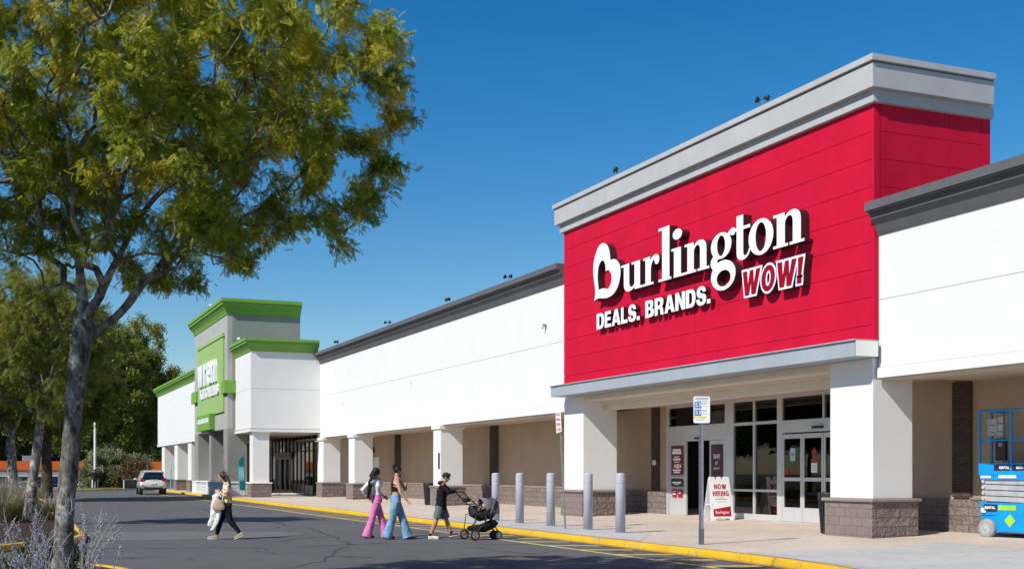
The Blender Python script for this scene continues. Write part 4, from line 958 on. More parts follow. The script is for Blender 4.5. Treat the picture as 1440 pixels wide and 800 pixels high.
def tree(name, label, cat, base, trunk, limbs, crown, ntarget, nleaf, leaf, lm, bark, seed, group=None, tip_r=.006, trunk_r=None, expo=.46, spread=.28, hang=.5, lscale=(.8, 1.25), hollow=.35, flat=-.55, lump=.25, yellow=.0, extra=None, seg=6, keep=None):
    rr = np.random.default_rng(seed)
    root = thing(name, label, cat, base, group=group)
    T = crown_points(rr, ntarget, crown[0], crown[1], hollow, flat, lump)
    if keep: T = [p for p in T if keep(np.array([p]))[0]]
    if extra: T += [np.array(e, float) for e in extra]
    P, par, rad, tips, nfix = skeleton(trunk, limbs, T, rr, tip_r=tip_r, expo=expo)
    b0 = np.array(base)
    nt_ = len(trunk)
    tr = trunk_r or [rad[i] for i in range(nt_)]
    mb = bark_tube('trunk', trunk, tr, root, bark)
    k = nt_
    for (s_, pts) in limbs:
        st = s_ if s_ >= 0 else k+s_
        chain = [P[st]]+[P[k+i] for i in range(len(pts))]
        rs = [min(tr[-1]*.95 if st < nt_ else rad[st]*1.15, rad[k]*1.5)]+[rad[k+i]*1.08 for i in range(len(pts))]
        m2 = bark_tube('limb', chain, rs, root, bark, 12); mb.add(m2.v, m2.f); k += len(pts)
    trk = mb.build('trunk', bark, root, smooth=True)
    V, F = skel_mesh(P, par, rad, nfix, seg)
    npmesh('branches', V-b0, F, bark, root, smooth=True)
    # leaves hang from the outer nodes
    tipP = P[[i for i in range(nfix, len(P)) if rad[i] < tip_r*2.3]]
    par_ = np.array(par); tp = np.array([i for i in range(nfix, len(P)) if rad[i] < tip_r*2.3])
    pick = rr.integers(0, len(tp), nleaf); u = rr.uniform(0, 1, (nleaf, 1))
    pos = P[tp[pick]]*u+P[par_[tp[pick]]]*(1-u)+np.clip(rr.normal(0, 1, (nleaf, 3)), -1.35, 1.35)*np.array([spread, spread, spread*.75])*rr.uniform(.2, 1, (nleaf, 1))
    if keep: ok = keep(pos); pos = pos[ok]; pick = pick[ok]; nleaf = len(pos)
    out = pos-np.array(crown[0]); out[:, 2] *= .3; out /= (np.linalg.norm(out, axis=1, keepdims=True)+1e-6)
    d = out*.5+rr.normal(0, .75, (nleaf, 3)); d[:, 2] -= hang
    ups = rr.normal(0, .55, (nleaf, 3)); ups[:, 2] += 1
    pv, pf = leaf
    V, F = instances(pv, pf, pos-b0, rot_from(d, ups), rr.uniform(lscale[0], lscale[1], nleaf))
    # colour differs from twig to twig, and upper outer twigs turn yellow first
    twig = rr.uniform(0, 1, len(P)); h = (pos[:, 2]-crown[0][2])/crown[1][2]
    tint = .30*twig[par_[tp[pick]]]+.30*rr.uniform(0, 1, nleaf)+.14*np.clip(h, -1, 1)+.10+yellow
    hot = (twig[tp[pick]] > .91); tint = np.where(hot, tint+.30, tint)
    npmesh('crown', V, F, lm, root, attr=np.repeat(np.clip(tint, 0, 1), len(pv)))
    return root
# --- the big honey locust in the front island
D = 14.5; K = D/1715
def tp_(px, py, dd=0.0): return at((px-720)*K, D+dd, 1.6+(664-py)*K)   # sizes read once along the trunk, then plain world points
trunk = [tp_(86, 862), tp_(88, 790), tp_(93, 700), (tp_(100, 620)), tp_(106, 550), tp_(115, 480), tp_(119, 450)]
limbs = [(-1, [tp_(113, 410, .05), tp_(106, 360, .1), tp_(88, 300, .3), tp_(60, 235, .5), tp_(40, 160, .7)]),
         (6, [tp_(140, 425, -.1), tp_(152, 405, -.15), tp_(176, 372, -.3), tp_(215, 318, -.5), tp_(262, 285, -.8), tp_(330, 262, -1.0)]),
         (5, [tp_(150, 452, .1), tp_(172, 425, .2), tp_(184, 400, .3), tp_(205, 360, .6), tp_(225, 290, 1.0), tp_(235, 200, 1.3)]),
         (8, [tp_(128, 340, .3), tp_(142, 270, .6), tp_(150, 180, .9)])]
cx, cy, _ = at((138-720)*K, D, 0)
ex = [tp_(px-14, py-(14 if py < 300 else 26), dd) for px, py, dd in ((572, 108, 0), (560, 118, .3), (545, 205, -.3), (552, 235, 0), (530, 222, .4), (520, 280, .2), (531, 292, -.2), (500, 350, 0), (478, 345, .5), (505, 330, -.4), (440, 352, -.6), (410, 345, .2), (330, 372, .4), (290, 385, -.3), (365, 350, -.4), (255, 380, .2), (545, 60, .2), (520, 30, -.2), (540, 40, .1), (556, 160, .3), (470, 15, .3), (505, 120, -.8), (500, 200, -1), (480, 260, -.9), (235, 392, -.5), (190, 372, -.8), (20, 330, 0), (-10, 300, -.4), (40, 370, .5), (70, 350, -.6), (10, 385, .3), (110, 335, -.9), (150, 320, -.7), (60, 300, -.3), (160, 360, -.5), (215, 350, -.4), (540, 85, .2), (562, 130, 0))]
for e in list(ex): ex += [tuple(np.array(e)+rng.normal(0, .22, 3)) for _ in range(3)]
def shape(p):
    # the crown's shoulder falls away towards the road
    lat = p[:, 0]*C_-p[:, 1]*S_; h_ = p[:, 2]
    return h_ < 8.15+.5*(lat < -5)+.28*np.sin(lat*4.3)+.15*np.sin(lat*11+p[:, 1]*3)-1.0*np.clip(lat+1.7, 0, 9)
tree('honey_locust_tree', 'large honey locust with feathery yellow-green leaves leaning over the foreground', 'tree', (trunk[0][0], trunk[0][1], .12), trunk, limbs, ((cx, cy, 6.15), (3.35, 3.4, 2.3)), 1350, 92000, frond(), LM1, W['bark'], 5,
     tip_r=.0036, trunk_r=[.14, .12, .108, .105, .110, .122, .128], expo=.43, spread=.13, hang=.42, keep=shape, lscale=(.50, 1.15), hollow=.25, flat=-.80, lump=.24, yellow=.07, extra=ex)
def simple_tree(name, label, px_, dep, z0, zc, rx, rz, nt_, nl, leaf, lm, seed, r0, lean=0, group=None, bark=None, h=None, spread=.35, **kw):
    b = at((px_-720)/1715*dep, dep, z0); hz = h or zc-rz*.75
    trunk = [b, (b[0]+lean*.3, b[1], z0+(hz-z0)*.35), (b[0]+lean*.7, b[1]+.1, z0+(hz-z0)*.7), (b[0]+lean, b[1], hz)]
    rr = np.random.default_rng(seed+50); lim = []
    for i in range(4):
        a = i*1.57+rr.uniform(0, 1); k = rr.uniform(.35, .5)
        lim.append((3, [(b[0]+lean+math.cos(a)*rx*k*.4, b[1]+math.sin(a)*rx*k*.4, hz+rz*.35), (b[0]+lean+math.cos(a)*rx*k, b[1]+math.sin(a)*rx*k, hz+rz*.8)]))
    return tree(name, label, 'tree', (b[0], b[1], z0), trunk, lim, ((b[0]+lean, b[1], zc), (rx, rx, rz)), nt_, nl, leaf, lm, bark or W['bark'], seed, trunk_r=[r0*1.25, r0, r0*.92, r0*.85], tip_r=kw.pop('tip_r', .010), spread=spread, group=group, **kw)
simple_tree('honey_locust_tree', 'second honey locust rising from grass clumps in the middle island', 40, 36.6, .12, 5.6, 2.3, 2.3, 330, 11000, frond(6, .26, .062, .026), LM2, 21, .15, lean=.35, h=3.3, spread=.22, tip_r=.007, flat=-.9, hollow=.15, hang=.6)
simple_tree('honey_locust_tree', 'thicker forked honey locust at the left edge in the far island', 20, 66, .12, 7.4, 4.0, 3.6, 300, 9000, sprig(7, .42, .20, 1), LM2, 33, .27, lean=-.2, h=3.4, spread=.4, flat=-.75, hollow=.2)
simple_tree('honey_locust_tree', 'dark-trunked honey locust standing on the verge behind the big tree', 118, 124, .0, 9.6, 6.6, 6.8, 420, 15000, sprig(7, .55, .26, 2), LM2, 46, .42, lean=.9, h=4.0, spread=.5, bark=W['bark2'], flat=-.78, hollow=.2, lump=.3)
simple_tree('honey_locust_tree', 'broad yellow-green honey locust reaching out just left of the white far wing', 170, 132, -.3, 10.2, 5.5, 7.6, 420, 15000, sprig(7, .55, .25, 3), LM2, 57, .32, lean=0, h=4.6, spread=.5, flat=-.70, hollow=.2, lump=.3, yellow=.06, bark=W['bark2'])
simple_tree('honey_locust_tree', 'honey locust between the second and the big tree, half hidden by both', 66, 71, .1, 7.0, 3.6, 3.7, 330, 11000, sprig(7, .55, .25, 4), LM2, 58, .30, lean=0, h=4.2, spread=.5, flat=-.70, hollow=.2, lump=.3, bark=W['bark2'])
# trees behind the orange shop; one near-black wood line made of single trees
WD = [(-95, 205, 15), (-40, 190, 15.5), (8, 215, 16), (52, 200, 15), (95, 222, 17), (138, 198, 15.5), (176, 214, 16), (214, 196, 15), (250, 216, 16)]
LW_ = ['leftmost dark tree behind the orange shop', 'dark tree behind the orange shop at the left edge of view', 'dark tree rising behind the leftmost trunks', 'dark tree behind the second honey locust', 'dark tree straight behind the big trunk', 'dark tree behind the far lamp post', 'dark tree above the two grey-green bushes', 'dark tree behind the white car', 'dark tree half hidden by the white far wing']
for i, (px_, dep, h_) in enumerate(WD):
    simple_tree('background_tree', LW_[i], px_, dep+135, -3.2, h_*.72, 12, h_*.80, 210, 6000, sprig(8, 1.9, .95, 5+i), LM3, 70+i, .45, group='dark trees behind the orange shop', bark=W['bark2'], h=4, spread=1.4, flat=-.95, hollow=.1, lump=.3, tip_r=.02, seg=5)
for i, (px_, dep, zc, rx, rz, lm, lab) in enumerate(((152, 117, 1.6, 2.7, 2.0, LM4, 'grey-green bush left of the far lamp post, over the parked cars'), (172, 119, 1.5, 2.3, 1.8, LM4, 'grey-green bushy tree just right of the far lamp post'), (187, 116, 1.2, 1.5, 1.3, LM5, 'russet bush in front of the orange shop beside the white car'))):
    b = at((px_-720)/1715*dep, dep, -1.2)
    rr = np.random.default_rng(90+i); t = simple_tree('bush', lab, px_, dep, .0, zc, rx, rz, 120, 5200, sprig(7, .45, .20, 20+i), lm, 90+i, .10, bark=W['bark2'], h=.5, spread=.45, flat=-1, hollow=.1); t['category'] = 'bush'
# trees across the car park, beside the camera and out of its view: added to fill the shop windows' reflections
for i, (x, y) in enumerate(((-9.5, 84), (-14, 98), (-20, 82), (-27, 106), (-12.5, 68))):
    d_ = S_*x+C_*y; l_ = C_*x-S_*y
    simple_tree('reflection_tree', 'unseen round green tree added left of view for the shop windows to reflect', 720+l_/d_*1715 if d_ > 0 else 0, d_, .0, 6.0, 4.6, 3.8, 150, 4200, sprig(8, .8, .38, 40+i), LM3, 120+i, .2, group='trees added for the window reflections', bark=W['bark2'], h=3, spread=.6) if d_ > .5 else None
# --- grass clumps, sage
def blades(rr, n, r, h, w, curve=.5):
    v = []; f = []
    for i in range(n):
        a = rr.uniform(0, 6.28); q = math.sqrt(rr.uniform(0, 1))*r*.5; x, y = q*math.cos(a), q*math.sin(a)
        b = a+rr.normal(0, .5); L_ = h*rr.uniform(.6, 1.1); out = rr.uniform(.15, 1)*curve*L_; t = np.array([-math.sin(b), math.cos(b)])*w/2; k = len(v)
        for u in (0, .4, .75, 1.0):
            X = x+math.cos(b)*out*u*u; Y = y+math.sin(b)*out*u*u; Z = L_*u*(1-.25*u*u*curve); ww = (1-u*.92)
            v += [(X+t[0]*ww, Y+t[1]*ww, Z), (X-t[0]*ww, Y-t[1]*ww, Z)]
        for j in range(3): f.append((k+2*j, k+2*j+1, k+2*j+3, k+2*j+2))
    return np.array(v), np.array(f)
GM = leafmat('grass_blade', [(0, (.06, .085, .02)), (.5, (.13, .15, .035)), (1, (.34, .30, .14))], .35)
GP = leafmat('grass_plume', [(0, (.30, .25, .20)), (1, (.45, .38, .32))], .3)
LF = leafmat('low_foliage', [(0, (.04, .065, .02)), (.6, (.07, .10, .03)), (1, (.17, .17, .05))], .35)
def clump(x, y, r, h, label, seed, plume=True, m=None):
    rr = np.random.default_rng(seed); t = thing('grass_clump', label, 'grass', (x, y, .14), group='ornamental grass in the islands')
    v, f = blades(rr, 620, r, h, .022, .75); npmesh('blades', v, f, m or GM, t, attr=np.repeat(rr.uniform(0, 1, 620), 8))
    if plume:
        v, f = blades(rr, 90, r*.8, h*1.35, .03, .45); npmesh('plumes', v, f, GP, t, attr=np.repeat(rr.uniform(0, 1, 90), 8))
for i, (x, y, r, h, lb_) in enumerate(((.25, 38.6, .9, .95, 'pale grass clump left of the second tree trunk'), (1.55, 40.6, .9, .75, 'green grass clump right of the second tree trunk'), (-.7, 40.3, 1.0, 1.1, 'tall grass clump at the left edge in the middle island'), (.55, 41.6, 1.0, 1.15, 'tall grass clump right behind the second tree trunk'),
      (1.2, 55.5, 1.1, .95, 'grass clump near the tip of the far island'), (-.3, 54, 1.2, 1.1, 'grass clump at the left edge of the far island'), (.2, 61, 1.2, 1.2, 'grass clump deeper in the far island before the forked tree'), (1.5, 63.5, 1.1, 1.0, 'grass clump at the road side deep in the far island'))):
    clump(x, y, r, h, lb_, 200+i)
W['stem'] = simple('sage_stem', (.42, .42, .36), .8, var=.15, vs=30)
FLW = leafmat('sage_flower', [(0, (.24, .19, .34)), (.5, (.36, .31, .45)), (1, (.62, .59, .60))], .3)
def sage(x, y, n, r, h, label, seed, z=.14):
    rr = np.random.default_rng(seed); t = thing('sage_plant', label, 'plant', (x, y, z), group='lavender-flowered sage in the front island')
    mb = MB(); FP = []; FD = []
    for i in range(n):
        a = rr.uniform(0, 6.28); q = rr.uniform(0, 1)*r*.3; L_ = h*rr.uniform(.6, 1.05); out = rr.uniform(.05, .55)*L_
        p = [Vector((q*math.cos(a)+out*u*u*math.cos(a), q*math.sin(a)+out*u*u*math.sin(a), L_*u-.08*L_*u*u)) for u in (0, .3, .6, .85, 1)]
        mb.tube(p, [.0042, .0036, .003, .0024, .0014], 4, cap=False)
        dens = rr.uniform(.2, 1)
        def spray(pts, k):
            for _ in range(k):
                u = rr.uniform(0, 1); j = min(len(pts)-2, int(u*(len(pts)-1))); w_ = u*(len(pts)-1)-j
                c = pts[j]*(1-w_)+pts[j+1]*w_; FP.append((c.x+rr.normal(0, .006), c.y+rr.normal(0, .006), c.z+rr.normal(0, .006))); FD.append(rr.normal(0, 1, 3))
        spray(p[2:], int(46*dens))
        for _ in range(rr.integers(2, 6)):
            u = rr.uniform(.45, .9); k = min(3, int(u*4)); c = p[k]*(1-(u*4-k))+p[k+1]*(u*4-k); b = rr.uniform(0, 6.28); l2 = L_*rr.uniform(.08, .2)
            e = c+Vector((math.cos(b)*l2*.5, math.sin(b)*l2*.5, l2*.9)); mb.tube([c, (c+e)/2+Vector((0, 0, -.01)), e], [.002, .0016, .001], 4, cap=False); spray([c, (c+e)/2, e], int(20*dens))
    mb.build('stems', W['stem'], t, local=True)
    FP = np.array(FP); FD = np.array(FD); N = len(FP)
    pv = np.array([(0, 0, 0), (.008, .007, 0), (.019, 0, 0), (.008, -.007, 0), (.003, 0, .006), (.014, 0, .006)]); pf = np.array([(0, 1, 2, 3), (0, 4, 5, 3)])
    V, F = instances(pv, pf, FP, rot_from(FD, rr.normal(0, 1, (N, 3))), rr.uniform(.6, 1.3, N))
    npmesh('flowers', V, F, FLW, t, attr=np.repeat(rr.uniform(0, 1, N), len(pv)))
    v, f = blades(rr, 260, r*1.1, h*.34, .018, .8); npmesh('leaves', v, f, LF, t, attr=np.repeat(rr.uniform(0, 1, 260), 8))
for i, (px_, dep, n, r, h, lb_) in enumerate(((36, 12.2, 15, .5, 1.25, 'tall lavender sage left of the big trunk'), (74, 11.2, 12, .45, 1.0, 'lavender sage right in front of the big trunk'), (-20, 12.5, 12, .5, 1.15, 'lavender sage cut by the left edge'), (112, 13.0, 13, .45, 1.15, 'lavender sage right of the big trunk, sending up one tall stem'), (150, 12.0, 8, .35, .85, 'sparse sage leaning out to the right over the kerb'), (60, 14.6, 9, .5, 1.0, 'sage behind the big trunk on its left'), (10, 10.2, 10, .4, .8, 'low sage nearest the camera'))):
    b = at((px_-720)/1715*dep, dep, 0); sage(b[0], b[1], n, r, h, lb_, 300+i)
def low_bush(px_, dep, r, h, label, seed):
    b = at((px_-720)/1715*dep, dep, .14); rr = np.random.default_rng(seed); N = 2600; t = thing('low_shrub', label, 'shrub', b)
    d = rr.normal(0, 1, (N, 3)); d /= np.linalg.norm(d, axis=1, keepdims=True); d[:, 2] = np.abs(d[:, 2]); pos = d*rr.uniform(.5, 1, (N, 1))*np.array([r, r, h])
    mb = MB()
    for i in range(16): q = pos[i*7]; mb.tube([(0, 0, 0), (q[0]*.5, q[1]*.5, q[2]*.6), tuple(q)], [.01, .006, .003], 5, cap=False)
    mb.build('stems', W['bark2'], t, local=True)
    pv, pf = sprig(6, .10, .05, seed); V, F = instances(pv, pf, pos, rot_from(d+rr.normal(0, .6, (N, 3)), rr.normal(0, 1, (N, 3))), rr.uniform(.7, 1.3, N))
    npmesh('foliage', V, F, LF, t, attr=np.repeat(rr.uniform(0, 1, N), len(pv)))
low_bush(68, 16.6, .5, .55, 'dark green low shrub behind the sage, left of the big trunk', 401); low_bush(20, 14.6, .6, .4, 'dark green low shrub at the lower left', 403)
# ------------------------------------------------------------------ bollards, posts, signs, bins
W['bollard'] = simple('bollard_sleeve', (.42, .44, .50), .45, var=.06, vs=2, spec=.4, streak=.35, dirt=(.2, .2, .22))
bol = [(13.87, 33.84, 'leftmost lilac grey bollard beside the stroller canopy'), (13.82, 31.9, 'second lilac grey bollard from the left on the pavement edge'),
       (13.83, 29.82, 'middle lilac grey bollard just left of the leaning sign post'), (13.87, 27.67, 'lilac grey bollard just right of the leaning sign post'), (13.85, 25.9, 'rightmost lilac grey bollard nearest the bus sign')]
GB = 'row of five lilac grey bollards'
b0 = thing('bollard', bol[0][2], 'bollard', (bol[0][0], bol[0][1], .15), group=GB)
mb = MB(); mb.lathe((0, 0, 0), [(.118, 0), (.118, 1.36), (.117, 1.365), (.117, 1.372), (.118, 1.378), (.116, 1.40), (.10, 1.425), (.06, 1.437), (.01, 1.44)], 28); mb.build('sleeve', W['bollard'], b0, local=True, smooth=True)
MB().lathe((0, 0, 0), [(.135, -.01), (.135, .008), (.12, .012)], 28).build('base_ring', W['concrete'], b0, local=True)
MB().lathe((0, 0, 0), [(.1195, 1.19), (.1195, 1.2)], 28).build('band', W['greyink'], b0, local=True)
for (x, y, l) in bol[1:]:
    c = copy_tree(b0); c.location = (x, y, .15); c['label'] = l
# bus stop sign
bs = thing('bus_stop_sign', 'white bus stop sign with two blue 53 squares on a steel post', 'sign', (13.16, 21.16, .15), R(-23.06))
mb = MB(); mb.prism([(-.045, -.02), (-.045, .02), (-.03, .02), (-.012, -.018), (.012, -.018), (.03, .02), (.045, .02), (.045, -.02), (.03, -.03), (-.03, -.03)], 0, 2.95, 'z'); 
p = mb.build('post', W['galv'], bs, local=True)
MB().prism([(-.047, -.03), (-.004, -.036), (-.004, -.033), (-.047, -.024)], 0, 2.4, 'z').build('post_shade_strip', W['gunmetal_shade'], p, local=True)  # darker strip paints the post's left side as shaded
MB().box(-.052, .052, -.045, .03, 0, .32).build('post_sleeve', W['gunmetal_shade'], p, local=True, bevel=.003)
def rrect(x0, x1, z0, z1, r, n=5):
    out = []
    for (cx, cz, a0) in ((x1-r, z1-r, 0), (x0+r, z1-r, 90), (x0+r, z0+r, 180), (x1-r, z0+r, 270)):
        for i in range(n+1): out.append((cx+r*math.cos(R(a0+90*i/n)), cz+r*math.sin(R(a0+90*i/n))))
    return out
zt = 2.98; sh = .535
pl = MB().prism(rrect(-.165, .165, zt-sh, zt, .03), -.062, -.055, 'y').build('sign_plate', W['signwhite'], bs, local=True)
W['blue'] = simple('sign_blue', (.01, .12, .42), .45, var=.02); W['yel'] = simple('sign_yellow', (.75, .62, .03), .45, var=.02)
MB().box(-.135, .135, -.0645, -.0625, zt-.055, zt-.03).build('header_strip', W['greyink'], pl, local=True)
MB().box(-.11, .12, -.0645, -.0625, zt-.092, zt-.082).build('header_line', W['blue'], pl, local=True)
for z in (zt-.235, zt-.385):
    sq = BX(-.145, -.01, -.066, -.0625, z, z+.125).build('blue_square', W['blue'], pl, local=True)
    mb = MB(); letters(mb, '53', (-.130, -.0665, z+.022), (1, 0, 0), (0, 0, 1), .11, .085, .0015, offset=.012); mb.build('route_number', W['signwhite'], pl, local=True)
    mb = MB(); mb.box(.01, .12, -.0645, -.0625, z+.10, z+.11).box(.01, .10, -.0645, -.0625, z+.075, z+.083).box(.01, .14, -.0645, -.0625, z+.03, z+.036); mb.build('small_print', W['greyink'], pl, local=True)
BX(-.163, .10, -.0645, -.0625, zt-.435, zt-.40).build('yellow_band', W['yel'], pl, local=True)
BX(-.11, .05, -.0645, -.0625, zt-.475, zt-.465).build('printed_line', W['blue'], pl, local=True)
# leaning no-parking sign
ns = thing('no_parking_sign', 'narrow white and red fire lane sign on a leaning thin post', 'sign', (13.59, 28.42, .15))
MB().bar((0, 0, 0), (0, .33, 2.95), .05, .035).build('post', W['galv'], ns, local=True)
a = math.atan2(.33, 2.95)
Ml = Matrix.Translation((-.045, .33-.05, 2.49)) @ Matrix.Rotation(-a, 4, 'X')
mb = MB(); mb.box(-.004, .004, -.155, .155, 0, .56, Ml); pl = mb.build('sign_plate', W['signwhite'], ns, local=True)
mb = MB()
for i, wd in enumerate(('NO', 'PARKING', 'FIRE', 'LANE')):
    o_ = Ml @ Vector((-.0042, .125, .44-i*.13)); letters(mb, wd, o_, (0, -1, 0), Ml.to_3x3() @ Vector((0, 0, 1)), .25, .085, .001, offset=.03)
mb.build('red_print', W['redink'], ns, local=True)
# folding sign
fs = thing('folding_sign', 'white folding pavement sign reading NOW HIRING', 'sign', (19.72, 30.75, .2), R(-4))
def aframe():
    t = math.atan2(.24, 1.27); H = 1.30
    for s_, nm in ((-1, 'board'), (1, 'board')):
        M = Matrix.Translation((0, s_*.0, H-.03)) @ Matrix.Rotation(s_*t, 4, 'X')
        mb = MB(); outl = [(-.38, -1.31), (-.25, -1.31), (-.22, -1.24), (.22, -1.24), (.25, -1.31), (.38, -1.31), (.33, -.05), (.31, .0), (.16, .0), (.13, -.09), (.07, -.09), (.05, 0), (-.05, 0), (-.07, -.09), (-.13, -.09), (-.16, 0), (-.31, 0), (-.33, -.05)]
        mb.prism(outl, -.012+s_*.018, .012+s_*.018, 'y', M); o = mb.build(nm, W['whitepaint'], fs, local=True, bevel=.004)
        if s_ < 0:
            def q(x0, x1, z0, z1, d=.0): return [(x0, z0), (x1, z0), (x1, z1), (x0, z1)]
            MB().prism(q(-.29, .29, -1.18, -.18), -.0325, -.031, 'y', M).build('poster_sheet', W['signwhite'], o, local=True)
            mb = MB()
            rt, up = M.to_3x3() @ Vector((1, 0, 0)), M.to_3x3() @ Vector((0, 0, 1))
            caps(mb, 'NOW', M @ Vector((-.205, -.033, -.375)), rt, up, .41, .155, .002, gap=.12)
            caps(mb, 'HIRING', M @ Vector((-.265, -.033, -.58)), rt, up, .53, .155, .002, gap=.12); mb.build('red_words', W['redink'], o, local=True)
            mb = MB()
            for (x0, x1, z) in ((-.07, .08, -.63), (-.2, .2, -.68), (-.17, .16, -.75)): mb.prism(q(x0, x1, z, z+(.012 if z != -.68 else .022)), -.034, -.0327, 'y', M)
            mb.build('small_print', W['greyink'], o, local=True)
            MB().prism([(-.29, -1.18), (.29, -1.18), (.29, -.88), (-.29, -.97)], -.034, -.0327, 'y', M).build('red_foot', W['redink'], o, local=True)
            mb = MB(); letters(mb, 'Burlington', M @ Vector((-.22, -.0345, -1.13)), rt, up, .44, .12, .002, offset=.0); mb.build('white_word', W['signwhite'], o, local=True)
    MB().box(-.33, -.30, -.2, .2, .45, .47).box(.30, .33, -.2, .2, .45, .47).build('stay', W['whitepaint'], fs, local=True)
aframe()
# bins
def bin_(x, y, label, z=.16):
    t = thing('litter_bin', label, 'bin', (x, y, z), R(12))
    mb = MB(); n = 26
    for i in range(n):
        a = 2*math.pi*i/n; c, s_ = math.cos(a), math.sin(a)
        mb.bar((c*.20, s_*.20, .05), (c*.255, s_*.255, .82), .035, .012, up=(c, s_, 0))
    mb.build('slats', W['black'], t, local=True)
    MB().lathe((0, 0, 0), [(.18, .0), (.21, .02), (.21, .06), (.17, .06)], 24).build('foot', W['black'], t, local=True)
    MB().lathe((0, 0, 0), [(.26, .80), (.275, .82), (.275, .95), (.27, .97), (.25, .975), (.25, .83)], 24).build('rim', W['black'], t, local=True)
    MB().lathe((0, 0, 0), [(.165, .03), (.205, .78)], 20).build('liner', W['black'], t, local=True)
bin_(18.22, 23.62, 'black slatted litter bin tucked behind the near white pillar')
bin_(17.93, 51.55, 'black slatted litter bin behind the boy beside the third white pillar')
# small notices on the pillars
tag(MB().box(XF-.012, XF-.003, 49.98, 50.20, 1.75, 2.45).build('pillar_notice', W['plum']), 'small vertical plum-coloured notice on the narrow white pillar behind the boy', 'notice')
# feather flag
W['teal'] = simple('teal_cloth', (.01, .46, .47), .7, var=.05); W['cyan'] = simple('pale_cyan_cloth', (.30, .74, .88), .7, var=.1)
ff = thing('feather_flag', 'leaning teal and pale blue feather flag before the grey tower wall', 'flag', (14.25, 75.2, .15))
mb = MB(); mb.tube([(0, 0, 0), (-.02, .15, 1.2), (-.04, .38, 2.35), (-.04, .36, 2.45)], .02, 6); mb.build('pole', W['black'], ff, local=True)
def strip(name, z0, z1, m, w=.42):
    mb = MB(); v = []
    for i in range(9):
        z = z0+(z1-z0)*i/8; y = .02+.155*z; ww = w*(1 if z < 2.2 else max(.35, 1-(z-2.2)*2.6))
        v += [(.0, y+.03*math.sin(z*4), z), (-ww*.9, y-ww*.35+.03*math.sin(z*4+1), z)]
    f = [(2*i, 2*i+1, 2*i+3, 2*i+2) for i in range(8)]; mb.add(v, f); o = mb.build(name, m, ff, local=True)
    so_ = o.modifiers.new('s', 'SOLIDIFY'); so_.thickness = .01
strip('cloth_panel', .35, .95, W['teal']); strip('cloth_panel', .95, 1.78, W['cyan']); strip('cloth_panel', 1.78, 2.42, W['teal'])
MB().bar((-.25, 0, .03), (.25, 0, .03), .03).bar((0, -.25, .03), (0, .25, .03), .03).build('foot', W['black'], ff, local=True)
# thin teal post by the far pillars
gs = thing('small_sign', 'thin pale green post with a narrow sign near the white car', 'sign', (13.6, 104.2, .15))
MB().tube([(0, 0, 0), (0, 0, 2.3)], .05, 8).build('post', W['teal'], gs, local=True)
MB().box(-.03, -.01, -.18, .18, 1.75, 2.35).build('sign_plate', W['whiteblock'], gs, local=True)
MB().box(-.25, .25, -.25, .25, 0, .12).build('foot', W['concrete'], gs, local=True)
# ------------------------------------------------------------------ blue scissor lift
W['lblue'] = simple('lift_blue', (.0, .27, .72), .45, var=.14, vs=3, spec=.4, streak=.3, dirt=(.05, .14, .26)); W['lgrey'] = simple('lift_grey', (.40, .41, .43), .5, var=.12, vs=4, streak=.35)
W['wheelg'] = simple('grey_tyre', (.30, .30, .29), .8, var=.12, vs=10); W['lime'] = simple('lime_sticker', (.30, .60, .04), .5)
L = thing('scissor_lift', 'blue scissor lift with railed platform and grey tyres at the right edge', 'lift', (19.93, 20.60, .17), R(6.0))
# local frame: -y runs towards the camera end, -x is the road side; the left corner of the visible side is at the origin
LL, LW = 1.9, .78
def lb(*a): return MB().box(*a)
ch = lb(.02, LW-.02, -LL+.02, -.02, .22, .50); ch.box(.0, LW, -LL, 0, .50, .78); ch.build('chassis', W['lblue'], L, local=True, bevel=.01)
MB().box(-.02, .0, -1.28, -.44, .13, .74).build('side_door', W['lblue'], L, local=True, bevel=.008)
MB().box(-.02, .0, -1.9, -1.32, .16, .60).build('side_box', W['lblue'], L, local=True, bevel=.008)
MB().box(-.03, -.02, -1.2, -.5, .145, .165).build('seam', W['gunmetal_shade'], L, local=True)
MB().prism([(-.80, .26), (-.66, .40), (-.80, .54), (-.94, .40)], -.030, -.026, 'x').build('lime_sticker', W['lime'], L, local=True)
MB().box(-.028, -.021, -.95, -.50, .62, .73).build('lime_label', W['lime'], L, local=True)
k_ = MB().box(-.03, -.021, -.47, -.12, .60, .74).build('black_label', W['black'], L, local=True)
mb = MB(); letters(mb, 'RENTAL', (-.031, -.15, .64), RT, UP, .28, .06, .002, offset=.03); mb.build('label_word', W['signwhite'], k_, local=True)
for (a, b, c, d) in ((-1.75, -1.40, .40, .52), (-1.7, -1.42, .22, .33), (-.17, -.05, .56, .66)): MB().box(-.03, -.022, a, b, c, d).build('white_sticker', W['signwhite'], L, local=True)
for (x, y) in ((.05, -.22), (.05, -1.62), (.70, -.22), (.70, -1.62)):
    mb = MB(); mb.lathe((x-.08, y, .215), [(.17, -.07), (.205, -.05), (.215, 0), (.205, .05), (.17, .07)], 28, 'x'); w = mb.build('wheel', W['wheelg'], L, local=True, smooth=False)
    MB().lathe((x-.08, y, .215), [(.12, -.062), (.125, -.074), (.05, -.078), (.03, -.09)], 18, 'x').build('rim', W['lgrey'], w, local=True)
for i in range(4):
    z = .80+i*.125
    MB().bar((.06, -.03, z+.065), (.06, -LL+.05, z+.03), .05, .105).build('scissor_arm', W['lgrey'], L, local=True)
    MB().bar((LW-.06, -.03, z+.03), (LW-.06, -LL+.05, z+.065), .05, .105).build('scissor_arm', W['lgrey'], L, local=True)
    MB().lathe((0.02, -.08, z+.06), [(.035, -.03), (.035, 0), (.02, .02)], 12, 'x').build('pivot_pin', W['alu'], L, local=True)
